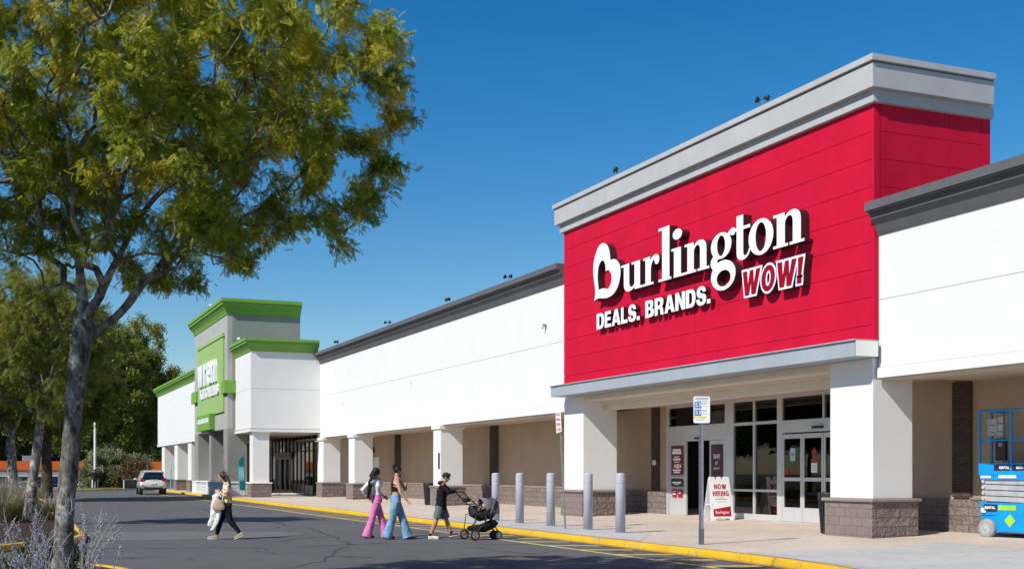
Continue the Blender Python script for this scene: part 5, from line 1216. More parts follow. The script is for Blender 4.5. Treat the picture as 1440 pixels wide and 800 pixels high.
BX(.1, LW-.1, -LL+.1, -.1, .78, 1.27).build('scissor_core', W['gunmetal_shade'], L, local=True)
zp = 1.27
BX(0, LW, -LL, 0, zp, zp+.12).build('platform_deck', W['lblue'], L, local=True, bevel=.006)
MB().box(-.012, .012, -LL, .01, zp+.10, zp+.36).box(LW-.012, LW+.012, -LL, .01, zp+.10, zp+.36).box(0, LW, -.0, .02, zp+.1, zp+.36).build('toe_board', W['lblue'], L, local=True)
k_ = MB().box(-.018, -.0125, -1.7, -.38, zp+.20, zp+.33).build('black_label', W['black'], L, local=True)
mb = MB(); letters(mb, 'RENTAL', (-.0185, -.52, zp+.235), RT, UP, .26, .06, .002, offset=.03); mb.build('label_word', W['signwhite'], k_, local=True)
mb = MB(); letters(mb, '800-309-7233', (-.0185, -.95, zp+.235), RT, UP, .62, .06, .002, offset=.03); mb.build('phone_number', W['signwhite'], k_, local=True)
MB().box(-.018, -.0125, -.30, -.03, zp+.04, zp+.09).build('white_sticker', W['signwhite'], L, local=True); MB().box(-.018, -.0125, -.95, -.5, zp+.04, zp+.10).build('white_sticker', W['signwhite'], L, local=True)
rz_ = zp+1.50; rm = zp+.86
def rail(pts, r=.021): MB().tube(pts, r, 8).build('guard_rail', W['lblue'], L, local=True)
for z in (rz_, rm): rail([(0, -LL, z), (0, 0, z), (LW, 0, z), (LW, -LL, z), (0, -LL, z)], .024 if z == rz_ else .02)
for (x, y) in ((0, 0), (0, -.82), (0, -LL), (LW, 0), (LW, -.82), (LW, -LL), (.38, 0)): MB().bar((x, y, zp+.1), (x, y, rz_), .04).build('rail_post', W['lblue'], L, local=True)
MB().bar((LW, -.35, zp+.1), (LW, -.35, rz_), .04).build('rail_post', W['lblue'], L, local=True)
MB().box(.04, .14, -.62, -.36, zp+.42, zp+.90).build('manual_box', W['black'], L, local=True, bevel=.02)
MB().box(.032, .038, -.55, -.45, zp+.72, zp+.80).build('box_label', W['greyink'], L, local=True)
for (a, b, c, d) in ((-.45, -.2, 1.20, 1.33), (-.47, -.2, 1.04, 1.18), (-.40, -.2, .96, 1.02), (-.62, -.49, 1.06, 1.20), (-.62, -.49, 1.24, 1.36), (-.62, -.42, .95, 1.03)):
    MB().box(.10, .112, a+.10, b+.10, zp+c, zp+d).build('instruction_plate', W['lgrey'], L, local=True, bevel=.003)
MB().box(.3, .44, -1.05, -.93, zp+.36, zp+.62).build('joystick_box', W['gunmetal_shade'], L, local=True, bevel=.01)
MB().box(.0, .2, -1.5, -1.15, rz_-.06, rz_+.06).build('control_box', W['lblue'], L, local=True, bevel=.02)
# ------------------------------------------------------------------ people
def fuse(mb, name, mat, parent, voxel=.008, smooth=5, fold=0.0, ff=9.0, seed=0):
    """one continuous skin from overlapping tapered forms"""
    o = mb.build('tmp', mat, None)
    r = o.modifiers.new('r', 'REMESH'); r.mode = 'VOXEL'; r.voxel_size = voxel; r.use_smooth_shade = True
    s_ = o.modifiers.new('s', 'SMOOTH'); s_.factor = .5; s_.iterations = smooth
    n = baked(o, name, parent)
    if fold:
        me = n.data; k = len(me.vertices); co = np.empty(k*3, np.float32); no = np.empty(k*3, np.float32)
        me.vertices.foreach_get('co', co); me.vertex_normals.foreach_get('vector', no) if hasattr(me, 'vertex_normals') else me.vertices.foreach_get('normal', no)
        co = co.reshape(-1, 3); no = no.reshape(-1, 3)
        d = np.array([noise.noise(Vector((p[0]*ff*1.6+seed, p[1]*ff*1.6, p[2]*ff*.75)))+.5*noise.noise(Vector((p[0]*ff*3+seed, p[1]*ff*3, p[2]*ff*2.2))) for p in co])
        co = co+no*(d*fold)[:, None]; me.vertices.foreach_set('co', co.ravel().astype(np.float32)); me.update()
    return n
def lerp(a, b, t): return Vector(a)*(1-t)+Vector(b)*t
def hand(mb, w, d, side, curl=.5, s=1.0):
    """palm, four unequal bent fingers and a thumb; d = hand direction, side = vector across the palm towards the thumb"""
    w = Vector(w); d = Vector(d).normalized(); t = (Vector(side)-d*Vector(side).dot(d)).normalized(); n = d.cross(t)
    mb.tube([w-d*.02*s, w+d*.03*s, w+d*.085*s], [.022*s, .032*s, .034*s], 10, flat=n, k=.5)
    for i, L_ in enumerate((.072, .080, .074, .058)):
        b = w+d*.082*s+t*(.028-.019*i)*s; c1 = b+(d*math.cos(curl*.5)+n*math.sin(curl*.5))*L_*.5*s; c2 = c1+(d*math.cos(curl*1.5)+n*math.sin(curl*1.5))*L_*.5*s
        mb.tube([b-d*.02*s, b, c1, c2], [.0095*s, .0095*s, .0088*s, .0075*s], 7)
    b = w+d*.03*s+t*.026*s; c1 = b+(d*.7+t*.7)*.034*s; c2 = c1+(d*.95+t*.2+n*.25)*.03*s
    mb.tube([b, c1, c2], [.012*s, .0105*s, .009*s], 7)
def head(mb, c, f, s=1.0):
    c = Vector(c); f = Vector(f).normalized(); sd = Vector((0, 0, 1)).cross(f).normalized(); u = f.cross(sd)
    M = Matrix((f, sd, u)).transposed()
    def P(a, b, h): return c+(f*a+sd*b+u*h)*s
    mb.ell(P(-.008, 0, .022), (.094*s, .074*s, .088*s), M, 16, 12)
    mb.ell(P(.022, 0, -.045), (.062*s, .056*s, .066*s), M, 14, 10)
    mb.ell(P(.052, 0, -.085), (.026*s, .028*s, .022*s), M, 10, 8)
    mb.tube([P(.078, 0, .018), P(.102, 0, -.020), P(.094, 0, -.032)], [.010*s, .014*s, .012*s], 8)
    for k in (-1, 1): mb.ell(P(.0, k*.076, -.008), (.018*s, .010*s, .030*s), M, 10, 8); mb.ell(P(.062, k*.034, -.022), (.022*s, .02*s, .02*s), M, 8, 6)
    return P, M
W['skinA'] = simple('skin_light_tan', (.52, .30, .19), .5, var=.05, vs=12, spec=.4); W['skinB'] = simple('skin_tan', (.44, .235, .14), .5, var=.05, vs=12, spec=.4)
W['hairblk'] = simple('black_hair', (.008, .007, .007), .55, var=.3, vs=60, spec=.35, bump=.6, bs=160); W['hairbr'] = simple('brown_hair', (.065, .030, .016), .42, var=.35, vs=60, spec=.5, bump=.6, bs=160)
W['eye'] = simple('eye_dark', (.02, .015, .012), .2); W['lip'] = simple('lips', (.33, .09, .075), .5)
W['blackcloth'] = simple('black_cloth', (.010, .010, .012), .85, var=.2, vs=30, spec=.2, bump=.2); W['hoodie'] = simple('black_sweatshirt', (.013, .011, .014), .9, var=.2, vs=20, spec=.15, bump=.2)
W['pink'] = simple('pink_corduroy', (.66, .17, .42), .85, var=.08, vs=10, bump=.3, bs=90); W['denim'] = simple('light_denim', (.17, .30, .44), .85, var=.28, vs=7, bump=.3, bs=120)
W['wtop'] = simple('white_knit', (.78, .75, .74), .85, var=.03, vs=12, bump=.3); W['shorts'] = simple('grey_green_shorts', (.12, .15, .15), .9, var=.1, vs=12, bump=.2)
W['jacket'] = simple('white_denim_jacket', (.72, .69, .64), .85, var=.06, vs=6, bump=.3); W['bag'] = simple('beige_bag', (.42, .29, .20), .55, var=.06, vs=5)
W['shoe_tan'] = simple('tan_shoe', (.33, .24, .17), .7, var=.1, vs=20); W['sole'] = simple('white_sole', (.7, .68, .62), .6); W['shoe_dark'] = simple('dark_shoe', (.05, .05, .055), .7)
def shirtmat():
    m, nt, b = newmat('patterned_shirt'); setin(b, Roughness=.8); v = coords(nt)
    n = nt.nodes.new('ShaderNodeTexVoronoi'); n.inputs['Scale'].default_value = 11; nt.links.new(v, n.inputs['Vector'])
    cr = nt.nodes.new('ShaderNodeValToRGB'); sp = nt.nodes.new('ShaderNodeSeparateColor'); nt.links.new(n.outputs['Color'], sp.inputs[0]); nt.links.new(sp.outputs[0], cr.inputs[0])
    cr.color_ramp.interpolation = 'CONSTANT'; e = cr.color_ramp.elements; e[0].color = (.80, .55, .18, 1); e[1].position = .35; e[1].color = (.78, .74, .66, 1)
    for p, c in ((.7, (.45, .36, .26, 1)), (.82, (.82, .62, .22, 1))): q = e.new(p); q.color = c
    nt.links.new(cr.outputs[0], b.inputs['Base Color']); return m
W['shirt'] = shirtmat()
def face(root, P, s=1.0):
    mb = MB()
    for k in (-1, 1): mb.ell(P(.076, k*.031, .008), (.010*s, .011*s, .007*s), None, 8, 6)
    mb.build('eyes', W['eye'], root, local=True, smooth=True)
    MB().ell(P(.084, 0, -.058), (.010*s, .022*s, .008*s), None, 10, 6).build('lips', W['lip'], root, local=True, smooth=True)
def leg(mb, hip, knee, ankle, r=(.088, .062, .055, .062, .036)):
    h, k, a = Vector(hip), Vector(knee), Vector(ankle)
    mb.tube([h, lerp(h, k, .5), k, lerp(k, a, .3), a], [r[0], (r[0]+r[1])/2, r[2], r[3], r[4]], 12)
def foot(mb, ankle, heel, toe, h=.05):
    a, he, to = Vector(ankle), Vector(heel), Vector(toe); u = Vector((0, 0, 1))
    mb.tube([a, lerp(a, he, .6)+u*.02], [.036, .036], 10)
    mb.tube([he+u*.035, lerp(he, to, .3)+u*.038, lerp(he, to, .7)+u*.030, to+u*.022], [.034, .037, .042, .028], 12, flat=(to-he).normalized().cross(u).cross((to-he).normalized()), k=.75)
def shoe(name_, ankle, heel, toe, m, root, sole='sole', hi=.0):
    a, he, to = Vector(ankle), Vector(heel), Vector(toe); t = (to-he).normalized(); sd = t.cross(Vector((0, 0, 1))).normalized(); u = sd.cross(t)
    mb = MB(); mb.tube([he+u*.045-t*.005, lerp(he, to, .25)+u*.052, lerp(he, to, .6)+u*.043, lerp(he, to, .9)+u*.036, to+u*.03], [.038, .048, .047, .046, .034], 14, flat=u, k=.85)
    mb.tube([lerp(he, to, .22)+u*.05, lerp(lerp(he, to, .22)+u*.05, a, .6)], [.045, .043], 12)
    o = fuse(mb, 'shoe', W[m], root, .008, 3)
    mb = MB(); mb.tube([he-t*.008+u*.012, lerp(he, to, .4)+u*.012, lerp(he, to, .8)+u*.012, to+t*.006+u*.012], [.041, .042, .049, .034], 14, flat=u, k=.33); mb.build('sole', W[sole], o, local=True, smooth=True)
def arm(mb, s_, e, w, r=(.050, .044, .036, .034, .024)):
    s_, e, w = Vector(s_), Vector(e), Vector(w); mb.tube([s_, lerp(s_, e, .5), e, lerp(e, w, .3), w], list(r), 10)
def torso(mb, pel, waist, chest, neck, shl, shr, fx=(1, 0, 0), w=(.135, .105, .14, .085), k=.70, neck_top=None):
    mb.tube([Vector(pel)-Vector((0, 0, .10)), pel, waist, chest, lerp(chest, neck, .72)], [w[0]*.75, w[0], w[1], w[2], w[3]], 16, flat=fx, k=k)
    mb.tube([shl, lerp(shl, neck, .55), lerp(shr, neck, .55), shr], [.050, .056, .056, .050], 12)
    mb.tube([lerp(chest, neck, .7), neck, neck_top], [.058, .050, .052], 12)
def person(label, loc, rz, skin, J, cloth, hairf=None, female=True):
    t = thing('person', label, 'person', loc, rz)
    mb = MB(); s_ = J.get('hs', 1.0)
    torso(mb, J['pel'], J['waist'], J['chest'], J['neck'], J['shL'], J['shR'], J.get('fx', (1, 0, 0)), J.get('tw', (.135, .105, .135, .085)), J.get('tk', .7), J['head'])
    P, M = head(mb, J['head'], J['face'], s_)
    for L_ in ('L', 'R'):
        leg(mb, J['hip'+L_], J['knee'+L_], J['ank'+L_], J.get('lr', (.088, .062, .055, .062, .036))); foot(mb, J['ank'+L_], J['heel'+L_], J['toe'+L_])
        arm(mb, J['sh'+L_], J['elb'+L_], J['wri'+L_], J.get('ar', (.050, .044, .036, .034, .024))); hand(mb, J['wri'+L_], J['hd'+L_], J['hs'+L_], J.get('curl'+L_, .5), J.get('hand', 1.0))
    fuse(mb, 'body', W[skin], t, .0065, 3)
    face(t, P, s_)
    cloth(t, J, P)
    return t
RZ = R(-23.057)
def V3(x, y, z): return Vector((x, y, z))
# ---- woman crossing to the left, looking at her phone
def clothA(t, J, P):
    mb = MB()
    for L_ in 'LR': leg(mb, J['hip'+L_], J['knee'+L_], lerp(J['knee'+L_], J['ank'+L_], .93), (.102, .082, .076, .070, .046))
    mb.tube([V3(.02, 0, .74), V3(.02, 0, .84), V3(.035, 0, .93)], [.125, .138, .112], 16, flat=(1, 0, 0), k=.80)
    fuse(mb, 'trousers', W['blackcloth'], t, .009, 3, .007, 11, 1)
    mb = MB(); mb.tube([V3(.035, 0, .87), V3(.035, 0, .95), V3(.02, 0, 1.2), V3(.0, 0, 1.31)], [.132, .122, .150, .105], 16, flat=(1, 0, 0), k=.76)
    mb.tube([J['shL'], lerp(J['shL'], J['shR'], .5)+V3(0, 0, .01), J['shR']], [.066, .075, .066], 12)
    for L_ in 'LR': mb.tube([J['sh'+L_], lerp(J['sh'+L_], J['elb'+L_], .45), lerp(J['sh'+L_], J['elb'+L_], .72)], [.064, .068, .066], 12)
    fuse(mb, 'shirt', W['shirt'], t, .009, 3, .007, 12, 2)
    mb = MB(); c = J['head']
    mb.ell(P(-.022, 0, .028), (.092, .086, .096), None, 16, 12)
    for k in range(9):
        y = (k-4)*.020; b = P(-.07, y*1.0, .03); mb.tube([b, P(-.115, y*1.15, -.07), P(-.10, y*1.3, -.20), P(-.075, y*1.35, -.31)], [.032, .030, .024, .012], 7)
    for k in (-1, 1): mb.tube([P(.02, k*.072, .07), P(.005, k*.088, -.02), P(-.02, k*.085, -.13), P(-.03, k*.08, -.2)], [.022, .022, .018, .01], 7)
    fuse(mb, 'hair', W['hairbr'], t, .008, 1, .005, 26, 3)
    for L_ in 'LR': shoe('shoe', J['ank'+L_], J['heel'+L_], J['toe'+L_], 'shoe_tan', t)
JA = dict(pel=V3(.02, 0, .84), waist=V3(.04, 0, .98), chest=V3(.025, 0, 1.18), neck=V3(-.03, 0, 1.345), head=V3(-.105, 0, 1.50), face=(-.90, -.12, -.42), shL=V3(.035, -.165, 1.295), shR=V3(-.01, .16, 1.295), hs=.98,
          hipL=V3(.02, -.085, .82), kneeL=V3(.10, -.085, .455), ankL=V3(.352, -.085, .150), heelL=V3(.425, -.085, .095), toeL=V3(.225, -.085, .0),
          hipR=V3(.02, .085, .82), kneeR=V3(-.17, .085, .455), ankR=V3(-.262, .08, .085), heelR=V3(-.225, .08, .0), toeR=V3(-.465, .075, .0),
          elbL=V3(.045, -.205, 1.035), wriL=V3(-.155, -.125, 1.12), hdL=(-.75, .25, .35), hsL=(.1, .3, 1), elbR=V3(-.03, .19, 1.04), wriR=V3(-.165, .06, 1.125), hdR=(-.7, -.35, .45), hsR=(0, 0, 1), curlL=.9, curlR=.9)
pa = person('woman in a yellow and white patterned shirt looking down at her phone', (5.15, 29.55, 0), RZ, 'skinA', JA, clothA)
def world_of(root_loc, rz, p): return Vector(root_loc)+Matrix.Rotation(rz, 3, 'Z') @ Vector(p)
ph = thing('phone', 'dark phone held up by the woman in the patterned shirt', 'phone', world_of((5.15, 29.55, 0), RZ, (-.235, -.03, 1.19)), RZ)
MB().box(-.004, .004, -.036, .036, -.07, .07, Matrix.Rotation(-.6, 4, 'Y')).build('phone_body', W['black'], ph, local=True, bevel=.002)
bg = thing('handbag', 'beige shoulder bag with white strap at the hip of the woman in the patterned shirt', 'handbag', world_of((5.15, 29.55, 0), RZ, (-.14, -.21, .70)), RZ)
mb = MB(); mb.tube([(.0, 0, .01), (0, 0, .08), (0, 0, .2), (0, 0, .245)], [.135, .155, .115, .09], 20, flat=(0, 1, 0), k=.32); fuse(mb, 'bag_body', W['bag'], bg, .01, 3)
MB().tube([(.08, 0, .22), (.13, .0, .40), (.16, .05, .58)], .012, 6).tube([(-.08, 0, .22), (-.0, .02, .36), (.12, .08, .56)], .010, 6).build('strap', W['sole'], bg, local=True)
jk = thing('jacket', 'white denim jacket hanging from the arm of the woman in the patterned shirt', 'jacket', world_of((5.15, 29.55, 0), RZ, (-.21, -.13, .15)), RZ)
mb = MB(); mb.tube([(.05, .05, .95), (-.02, .0, .88), (-.05, 0, .62), (-.09, 0, .36), (-.17, 0, .17)], [.05, .075, .085, .075, .055], 14, flat=(0, 1, 0), k=.5)
mb.tube([(.03, .0, .80), (.06, -.02, .60), (.05, -.02, .36), (-.06, -.02, .14), (-.12, -.02, .06)], [.06, .065, .055, .045, .035], 12, flat=(0, 1, 0), k=.5)
mb.tube([(.05, .05, .95), (.10, .03, .93), (.12, .0, .85)], [.05, .05, .03], 10); fuse(mb, 'cloth', W['jacket'], jk, .010, 2, .016, 13, 9)
# ---- woman in pink trousers, seen from behind
def flare(mb, J, top, r): 
    for L_ in 'LR':
        h, k, a = J['hip'+L_], J['knee'+L_], J['ank'+L_]; e = V3(a.x, a.y, .035)
        mb.tube([h, lerp(h, k, .5), k, lerp(k, e, .5), e], r, 16)
    mb.tube([J['pel']-V3(0, 0, .07), J['pel'], top], [.135, .150, .122], 18, flat=J['fx'], k=.82)
def clothB(t, J, P):
    mb = MB(); flare(mb, J, V3(.03, 0, 1.06), [.102, .092, .080, .098, .128]); fuse(mb, 'trousers', W['pink'], t, .010, 3, .010, 9, 4)
    mb = MB(); mb.tube([V3(.03, 0, 1.04), V3(.03, 0, 1.12), J['chest'], lerp(J['chest'], J['neck'], .75)], [.118, .112, .148, .09], 16, flat=J['fx'], k=.74)
    mb.tube([J['shL'], lerp(J['shL'], J['shR'], .5), J['shR']], [.060, .066, .060], 12)
    for L_ in 'LR': mb.tube([J['sh'+L_], J['elb'+L_], lerp(J['elb'+L_], J['wri'+L_], .8)], [.060, .052, .042], 12)
    fuse(mb, 'top', W['wtop'], t, .009, 3, .006, 12, 5)
    mb = MB(); mb.ell(P(-.018, 0, .024), (.098, .090, .098), None, 16, 12)
    for k in range(9):
        y = (k-4)*.022; mb.tube([P(-.06, y, .03), P(-.12, y*1.1, -.08), V3(-.09+y*.3, -.16+y*.5, 1.38), V3(-.12+y*.3, -.19+y*.5, 1.18), V3(-.145+y*.2, -.20+y*.4, .99)], [.034, .034, .032, .028, .014], 7)
    fuse(mb, 'hair', W['hairblk'], t, .009, 1, .006, 24, 6)
    for L_ in 'LR': shoe('shoe', J['ank'+L_], J['heel'+L_], J['toe'+L_], 'shoe_dark', t, 'shoe_dark')
fB = (math.cos(.6), math.sin(.6), 0)
JB = dict(pel=V3(.04, 0, .93), waist=V3(.035, 0, 1.08), chest=V3(.03, 0, 1.27), neck=V3(.03, 0, 1.45), head=V3(.035, .0, 1.605), face=(.9, .42, -.05), fx=fB, shL=V3(-.04, .15, 1.38), shR=V3(.01, -.16, 1.38), hs=.98,
          hipL=V3(.0, .085, .90), kneeL=V3(.15, .06, .48), ankL=V3(.26, .08, .085), heelL=V3(.22, .07, 0), toeL=V3(.42, .13, .0), hipR=V3(.06, -.085, .90), kneeR=V3(-.06, -.07, .48), ankR=V3(-.20, -.08, .085), heelR=V3(-.24, -.10, .0), toeR=V3(-.03, -.03, .0),
          elbL=V3(.03, .27, 1.13), wriL=V3(.18, .20, 1.02), hdL=(.8, -.1, -.5), hsL=(0, 0, 1), elbR=V3(-.29, -.22, 1.17), wriR=V3(-.17, -.12, 1.00), hdR=(.7, .3, -.55), hsR=(0, 0, 1))
JB['shR'] = V3(-.085, -.15, 1.385); JB['shL'] = V3(.14, .12, 1.385)
person('woman with long black hair in a white top and pink flared trousers', (8.60, 28.75, 0), RZ, 'skinB', JB, clothB)
# ---- woman in blue flared jeans and black halter top
def clothC(t, J, P):
    mb = MB(); flare(mb, J, V3(-.045, 0, 1.065), [.106, .100, .092, .104, .13]); fuse(mb, 'jeans', W['denim'], t, .010, 3, .012, 8, 7)
    mb = MB(); mb.tube([V3(-.05, 0, 1.14), V3(-.05, 0, 1.20), J['chest']+V3(.005, .01, .01), J['chest']+V3(.01, .02, .09)], [.114, .126, .138, .09], 18, flat=J['fx'], k=.76)
    for k in (-1, 1): mb.tube([J['chest']+V3(.02, k*.06, .04), lerp(J['chest'], J['neck'], .7)+V3(.0, k*.055, .03), J['neck']+V3(.01, k*.04, .03)], [.03, .024, .022], 8)
    mb.tube([J['chest']+V3(-.06, -.04, .03), J['chest']+V3(-.065, -.01, .11), J['neck']+V3(-.04, .0, .0)], [.03, .024, .026], 8)
    fuse(mb, 'halter_top', W['blackcloth'], t, .008, 2, .003, 12, 8)
    mb = MB(); mb.ell(P(-.016, 0, .026), (.098, .088, .096), None, 16, 12); mb.ell(P(-.09, .0, .085), (.055, .05, .048), None, 12, 8); mb.ell(P(-.11, .02, .06), (.035, .045, .03), None, 10, 8)
    for k in range(5): mb.tube([P(-.09, (k-2)*.015, .09), P(-.13, (k-2)*.04, .12+.01*(k % 2))], [.018, .006], 6)
    fuse(mb, 'hair', W['hairblk'], t, .008, 1, .006, 24, 10)
    for L_ in 'LR': shoe('shoe', J['ank'+L_], J['heel'+L_], J['toe'+L_], 'shoe_dark', t, 'shoe_dark')
    MB().box(-.09, -.03, -.135, -.128, .90, .98).build('back_pocket', W['denim'], t, local=True)
JC = dict(pel=V3(-.05, 0, .95), waist=V3(-.048, 0, 1.09), chest=V3(-.05, 0, 1.28), neck=V3(-.035, 0, 1.49), head=V3(-.0, .0, 1.645), face=(.93, .36, -.12), fx=fB, shL=V3(.05, .14, 1.42), shR=V3(.0, -.16, 1.42), hs=.98,
          hipL=V3(-.05, .085, .92), kneeL=V3(.11, .07, .49), ankL=V3(.235, .07, .085), heelL=V3(.20, .06, 0), toeL=V3(.43, .12, .0), hipR=V3(-.02, -.085, .92), kneeR=V3(-.13, -.07, .47), ankR=V3(-.26, -.08, .10), heelR=V3(-.30, -.09, .02), toeR=V3(-.08, -.02, .0),
          elbL=V3(.16, .20, 1.17), wriL=V3(.20, .03, 1.24), hdL=(.1, -.5, .35), hsL=(0, 0, 1), elbR=V3(.085, -.24, 1.12), wriR=V3(.25, -.22, .93), hdR=(.5, -.05, -.8), hsR=(.6, 0, .5), curlL=1.0, curlR=.6)
person('woman in a black halter top and light blue flared jeans', (8.93, 27.97, 0), RZ, 'skinA', JC, clothC)
ph = thing('phone', 'dark phone in the hand of the woman in the black halter top', 'phone', world_of((8.93, 27.97, 0), RZ, (.215, -.075, 1.295)), RZ)
MB().box(-.004, .004, -.036, .036, -.07, .07, Matrix.Rotation(.5, 4, 'Y')).build('phone_body', W['black'], ph, local=True, bevel=.002)
# ---- boy pushing the stroller
def clothD(t, J, P):
    mb = MB(); mb.tube([V3(-.055, 0, .70), V3(-.055, 0, .78), V3(-.035, 0, 1.0), J['chest'], lerp(J['chest'], J['neck'], .72)], [.150, .165, .150, .158, .09], 18, flat=(1, 0, 0), k=.82)
    mb.tube([J['shL'], lerp(J['shL'], J['shR'], .5), J['shR']], [.068, .08, .068], 12)
    for L_ in 'LR': mb.tube([J['sh'+L_], lerp(J['sh'+L_], J['elb'+L_], .6), J['elb'+L_], lerp(J['elb'+L_], J['wri'+L_], .93)], [.070, .066, .060, .042], 12)
    mb.tube([V3(.03, -.07, 1.375), V3(-.055, -.06, 1.355), V3(-.08, 0, 1.35), V3(-.055, .06, 1.355), V3(.03, .07, 1.375)], [.024, .045, .052, .045, .024], 10)
    fuse(mb, 'hooded_sweatshirt', W['hoodie'], t, .010, 3, .011, 9, 12)
    mb = MB()
    for L_ in 'LR': h, k = J['hip'+L_], J['knee'+L_]; mb.tube([h, lerp(h, k, .45), lerp(h, k, .86)], [.102, .104, .102], 14)
    mb.tube([V3(-.05, 0, .66), V3(-.05, 0, .80)], [.13, .135], 16, flat=(1, 0, 0), k=.85); fuse(mb, 'shorts', W['shorts'], t, .009, 3, .008, 10, 13)
    mb = MB(); mb.ell(P(-.014, 0, .036), (.098, .084, .082), None, 16, 12); mb.ell(P(.03, 0, .075), (.06, .07, .04), None, 12, 8); fuse(mb, 'hair', W['hairblk'], t, .008, 1, .006, 26, 14)
    shoe('shoe', J['ankL'], J['heelL'], J['toeL'], 'shoe_dark', t); shoe('shoe', J['ankR'], J['heelR'], J['toeR'], 'sole', t)
    for L_, m in (('L', 'blackcloth'), ('R', 'blackcloth')):
        a = J['ank'+L_]; MB().tube([a+V3(0, 0, -.02), a+V3(0, 0, .045)], [.042, .041], 12).build('sock', W[m], t, local=True)
JD = dict(pel=V3(-.05, 0, .80), waist=V3(-.045, 0, .94), chest=V3(-.02, 0, 1.16), neck=V3(.02, 0, 1.345), head=V3(.075, .0, 1.485), face=(.92, -.05, -.38), shL=V3(.0, .155, 1.28), shR=V3(.0, -.155, 1.28), hs=.96, tw=(.13, .115, .13, .08),
          hipL=V3(-.03, .08, .79), kneeL=V3(.08, .075, .45), ankL=V3(.185, .075, .145), heelL=V3(.15, .075, .055), toeL=V3(.36, .085, .085), hipR=V3(-.07, -.08, .79), kneeR=V3(-.155, -.08, .46), ankR=V3(-.30, -.08, .10), heelR=V3(-.345, -.08, .01), toeR=V3(-.10, -.08, .0),
          elbL=V3(.15, .20, 1.14), wriL=V3(.335, .15, 1.155), hdL=(.95, .1, -.1), hsL=(0, -1, .2), elbR=V3(.14, -.22, 1.13), wriR=V3(.325, -.12, 1.155), hdR=(.95, .1, -.1), hsR=(0, 1, .2), curlL=1.3, curlR=1.3, lr=(.078, .055, .05, .056, .034))
BOY = (9.93, 27.55, 0)
person('boy in a black hooded sweatshirt and grey shorts pushing the stroller', BOY, RZ, 'skinB', JD, clothD)
# ---- far man in black by the verge
def clothE(t, J, P):
    mb = MB(); mb.tube([V3(0, 0, .78), V3(0, 0, .95), V3(0, 0, 1.3), V3(0, 0, 1.45), (0, 0, 1.52)], [.17, .17, .20, .15, .09], 14, flat=(0, 1, 0), k=.65); mb.tube([V3(-.2, 0, 1.40), V3(0, 0, 1.45), V3(.2, 0, 1.40)], [.085, .09, .085], 10)
    for L_ in 'LR': mb.tube([J['sh'+L_], J['elb'+L_], lerp(J['elb'+L_], J['wri'+L_], .9)], [.075, .065, .05], 10)
    fuse(mb, 'jacket', W['blackcloth'], t, .02, 2)
    mb = MB()
    for L_ in 'LR': leg(mb, J['hip'+L_], J['knee'+L_], J['ank'+L_], (.10, .08, .075, .07, .06))
    fuse(mb, 'trousers', W['blackcloth'], t, .02, 2)
    mb = MB(); mb.ell(P(-.02, 0, .01), (.11, .10, .12), None, 12, 8); mb.build('hair', W['hairblk'], t, local=True, smooth=True)
JE = dict(pel=V3(0, 0, .93), waist=V3(0, 0, 1.08), chest=V3(0, 0, 1.28), neck=V3(0, 0, 1.48), head=V3(0, 0, 1.63), face=(0, 1, -.1), fx=(0, 1, 0), shL=V3(-.18, 0, 1.40), shR=V3(.18, 0, 1.40), hipL=V3(-.09, 0, .9), kneeL=V3(-.11, .0, .5), ankL=V3(-.12, 0, .09), heelL=V3(-.12, -.05, 0), toeL=V3(-.14, .18, 0), hipR=V3(.09, 0, .9), kneeR=V3(.11, 0, .5), ankR=V3(.12, 0, .09), heelR=V3(.12, -.05, 0), toeR=V3(.14, .18, 0),
          elbL=V3(-.32, .0, 1.15), wriL=V3(-.17, .10, 1.02), hdL=(.8, .3, -.2), hsL=(0, 0, 1), elbR=V3(.32, 0, 1.15), wriR=V3(.17, .10, 1.02), hdR=(-.8, .3, -.2), hsR=(0, 0, 1))
person('distant person all in black standing on the far verge', (8.30, 113.6, .14), RZ, 'skinB', JE, clothE)
# ------------------------------------------------------------------ stroller
W['canopy'] = simple('grey_canopy', (.21, .20, .22), .85, var=.06, vs=9, bump=.2); W['canopyd'] = simple('dark_grey_fabric', (.055, .05, .06), .9, var=.1, vs=9); W['gold'] = simple('bronze_frame', (.10, .075, .045), .4, metal=.6)
S = thing('stroller', 'black stroller with grey canopy and infant seat pushed by the boy', 'stroller', (10.74, 27.05, 0), R(5.5))
def wheel(x, y, r, w=.045):
    mb = MB(); mb.lathe((x, y, r), [(r*.68, -w/2), (r*.96, -w*.42), (r, 0), (r*.96, w*.42), (r*.68, w/2), (r*.68, -w/2)], 28, 'y', cap=False); o = mb.build('wheel', W['tyre'], S, local=True, smooth=True)
    mb = MB(); mb.lathe((x, y, r), [(r*.58, -w*.53), (r*.70, -w*.55), (r*.70, w*.55), (r*.58, w*.53), (r*.58, -w*.53)], 24, 'y', cap=False)
    for k in range(6): a = k*math.pi/3; mb.bar((x, y-w*.4, r), (x+math.cos(a)*r*.66, y-w*.4, r+math.sin(a)*r*.66), .018, .012, up=(0, 1, 0))
    mb.lathe((x, y, r), [(.022, -w*.6), (.022, w*.6)], 12, 'y'); mb.build('rim', W['gold' if False else 'alud'], o, local=True)
wheel(-.33, -.285, .125); wheel(-.33, .285, .125); wheel(.37, -.13, .105, .035); wheel(.37, -.07, .105, .035); wheel(.37, .07, .105, .035); wheel(.37, .13, .105, .035)
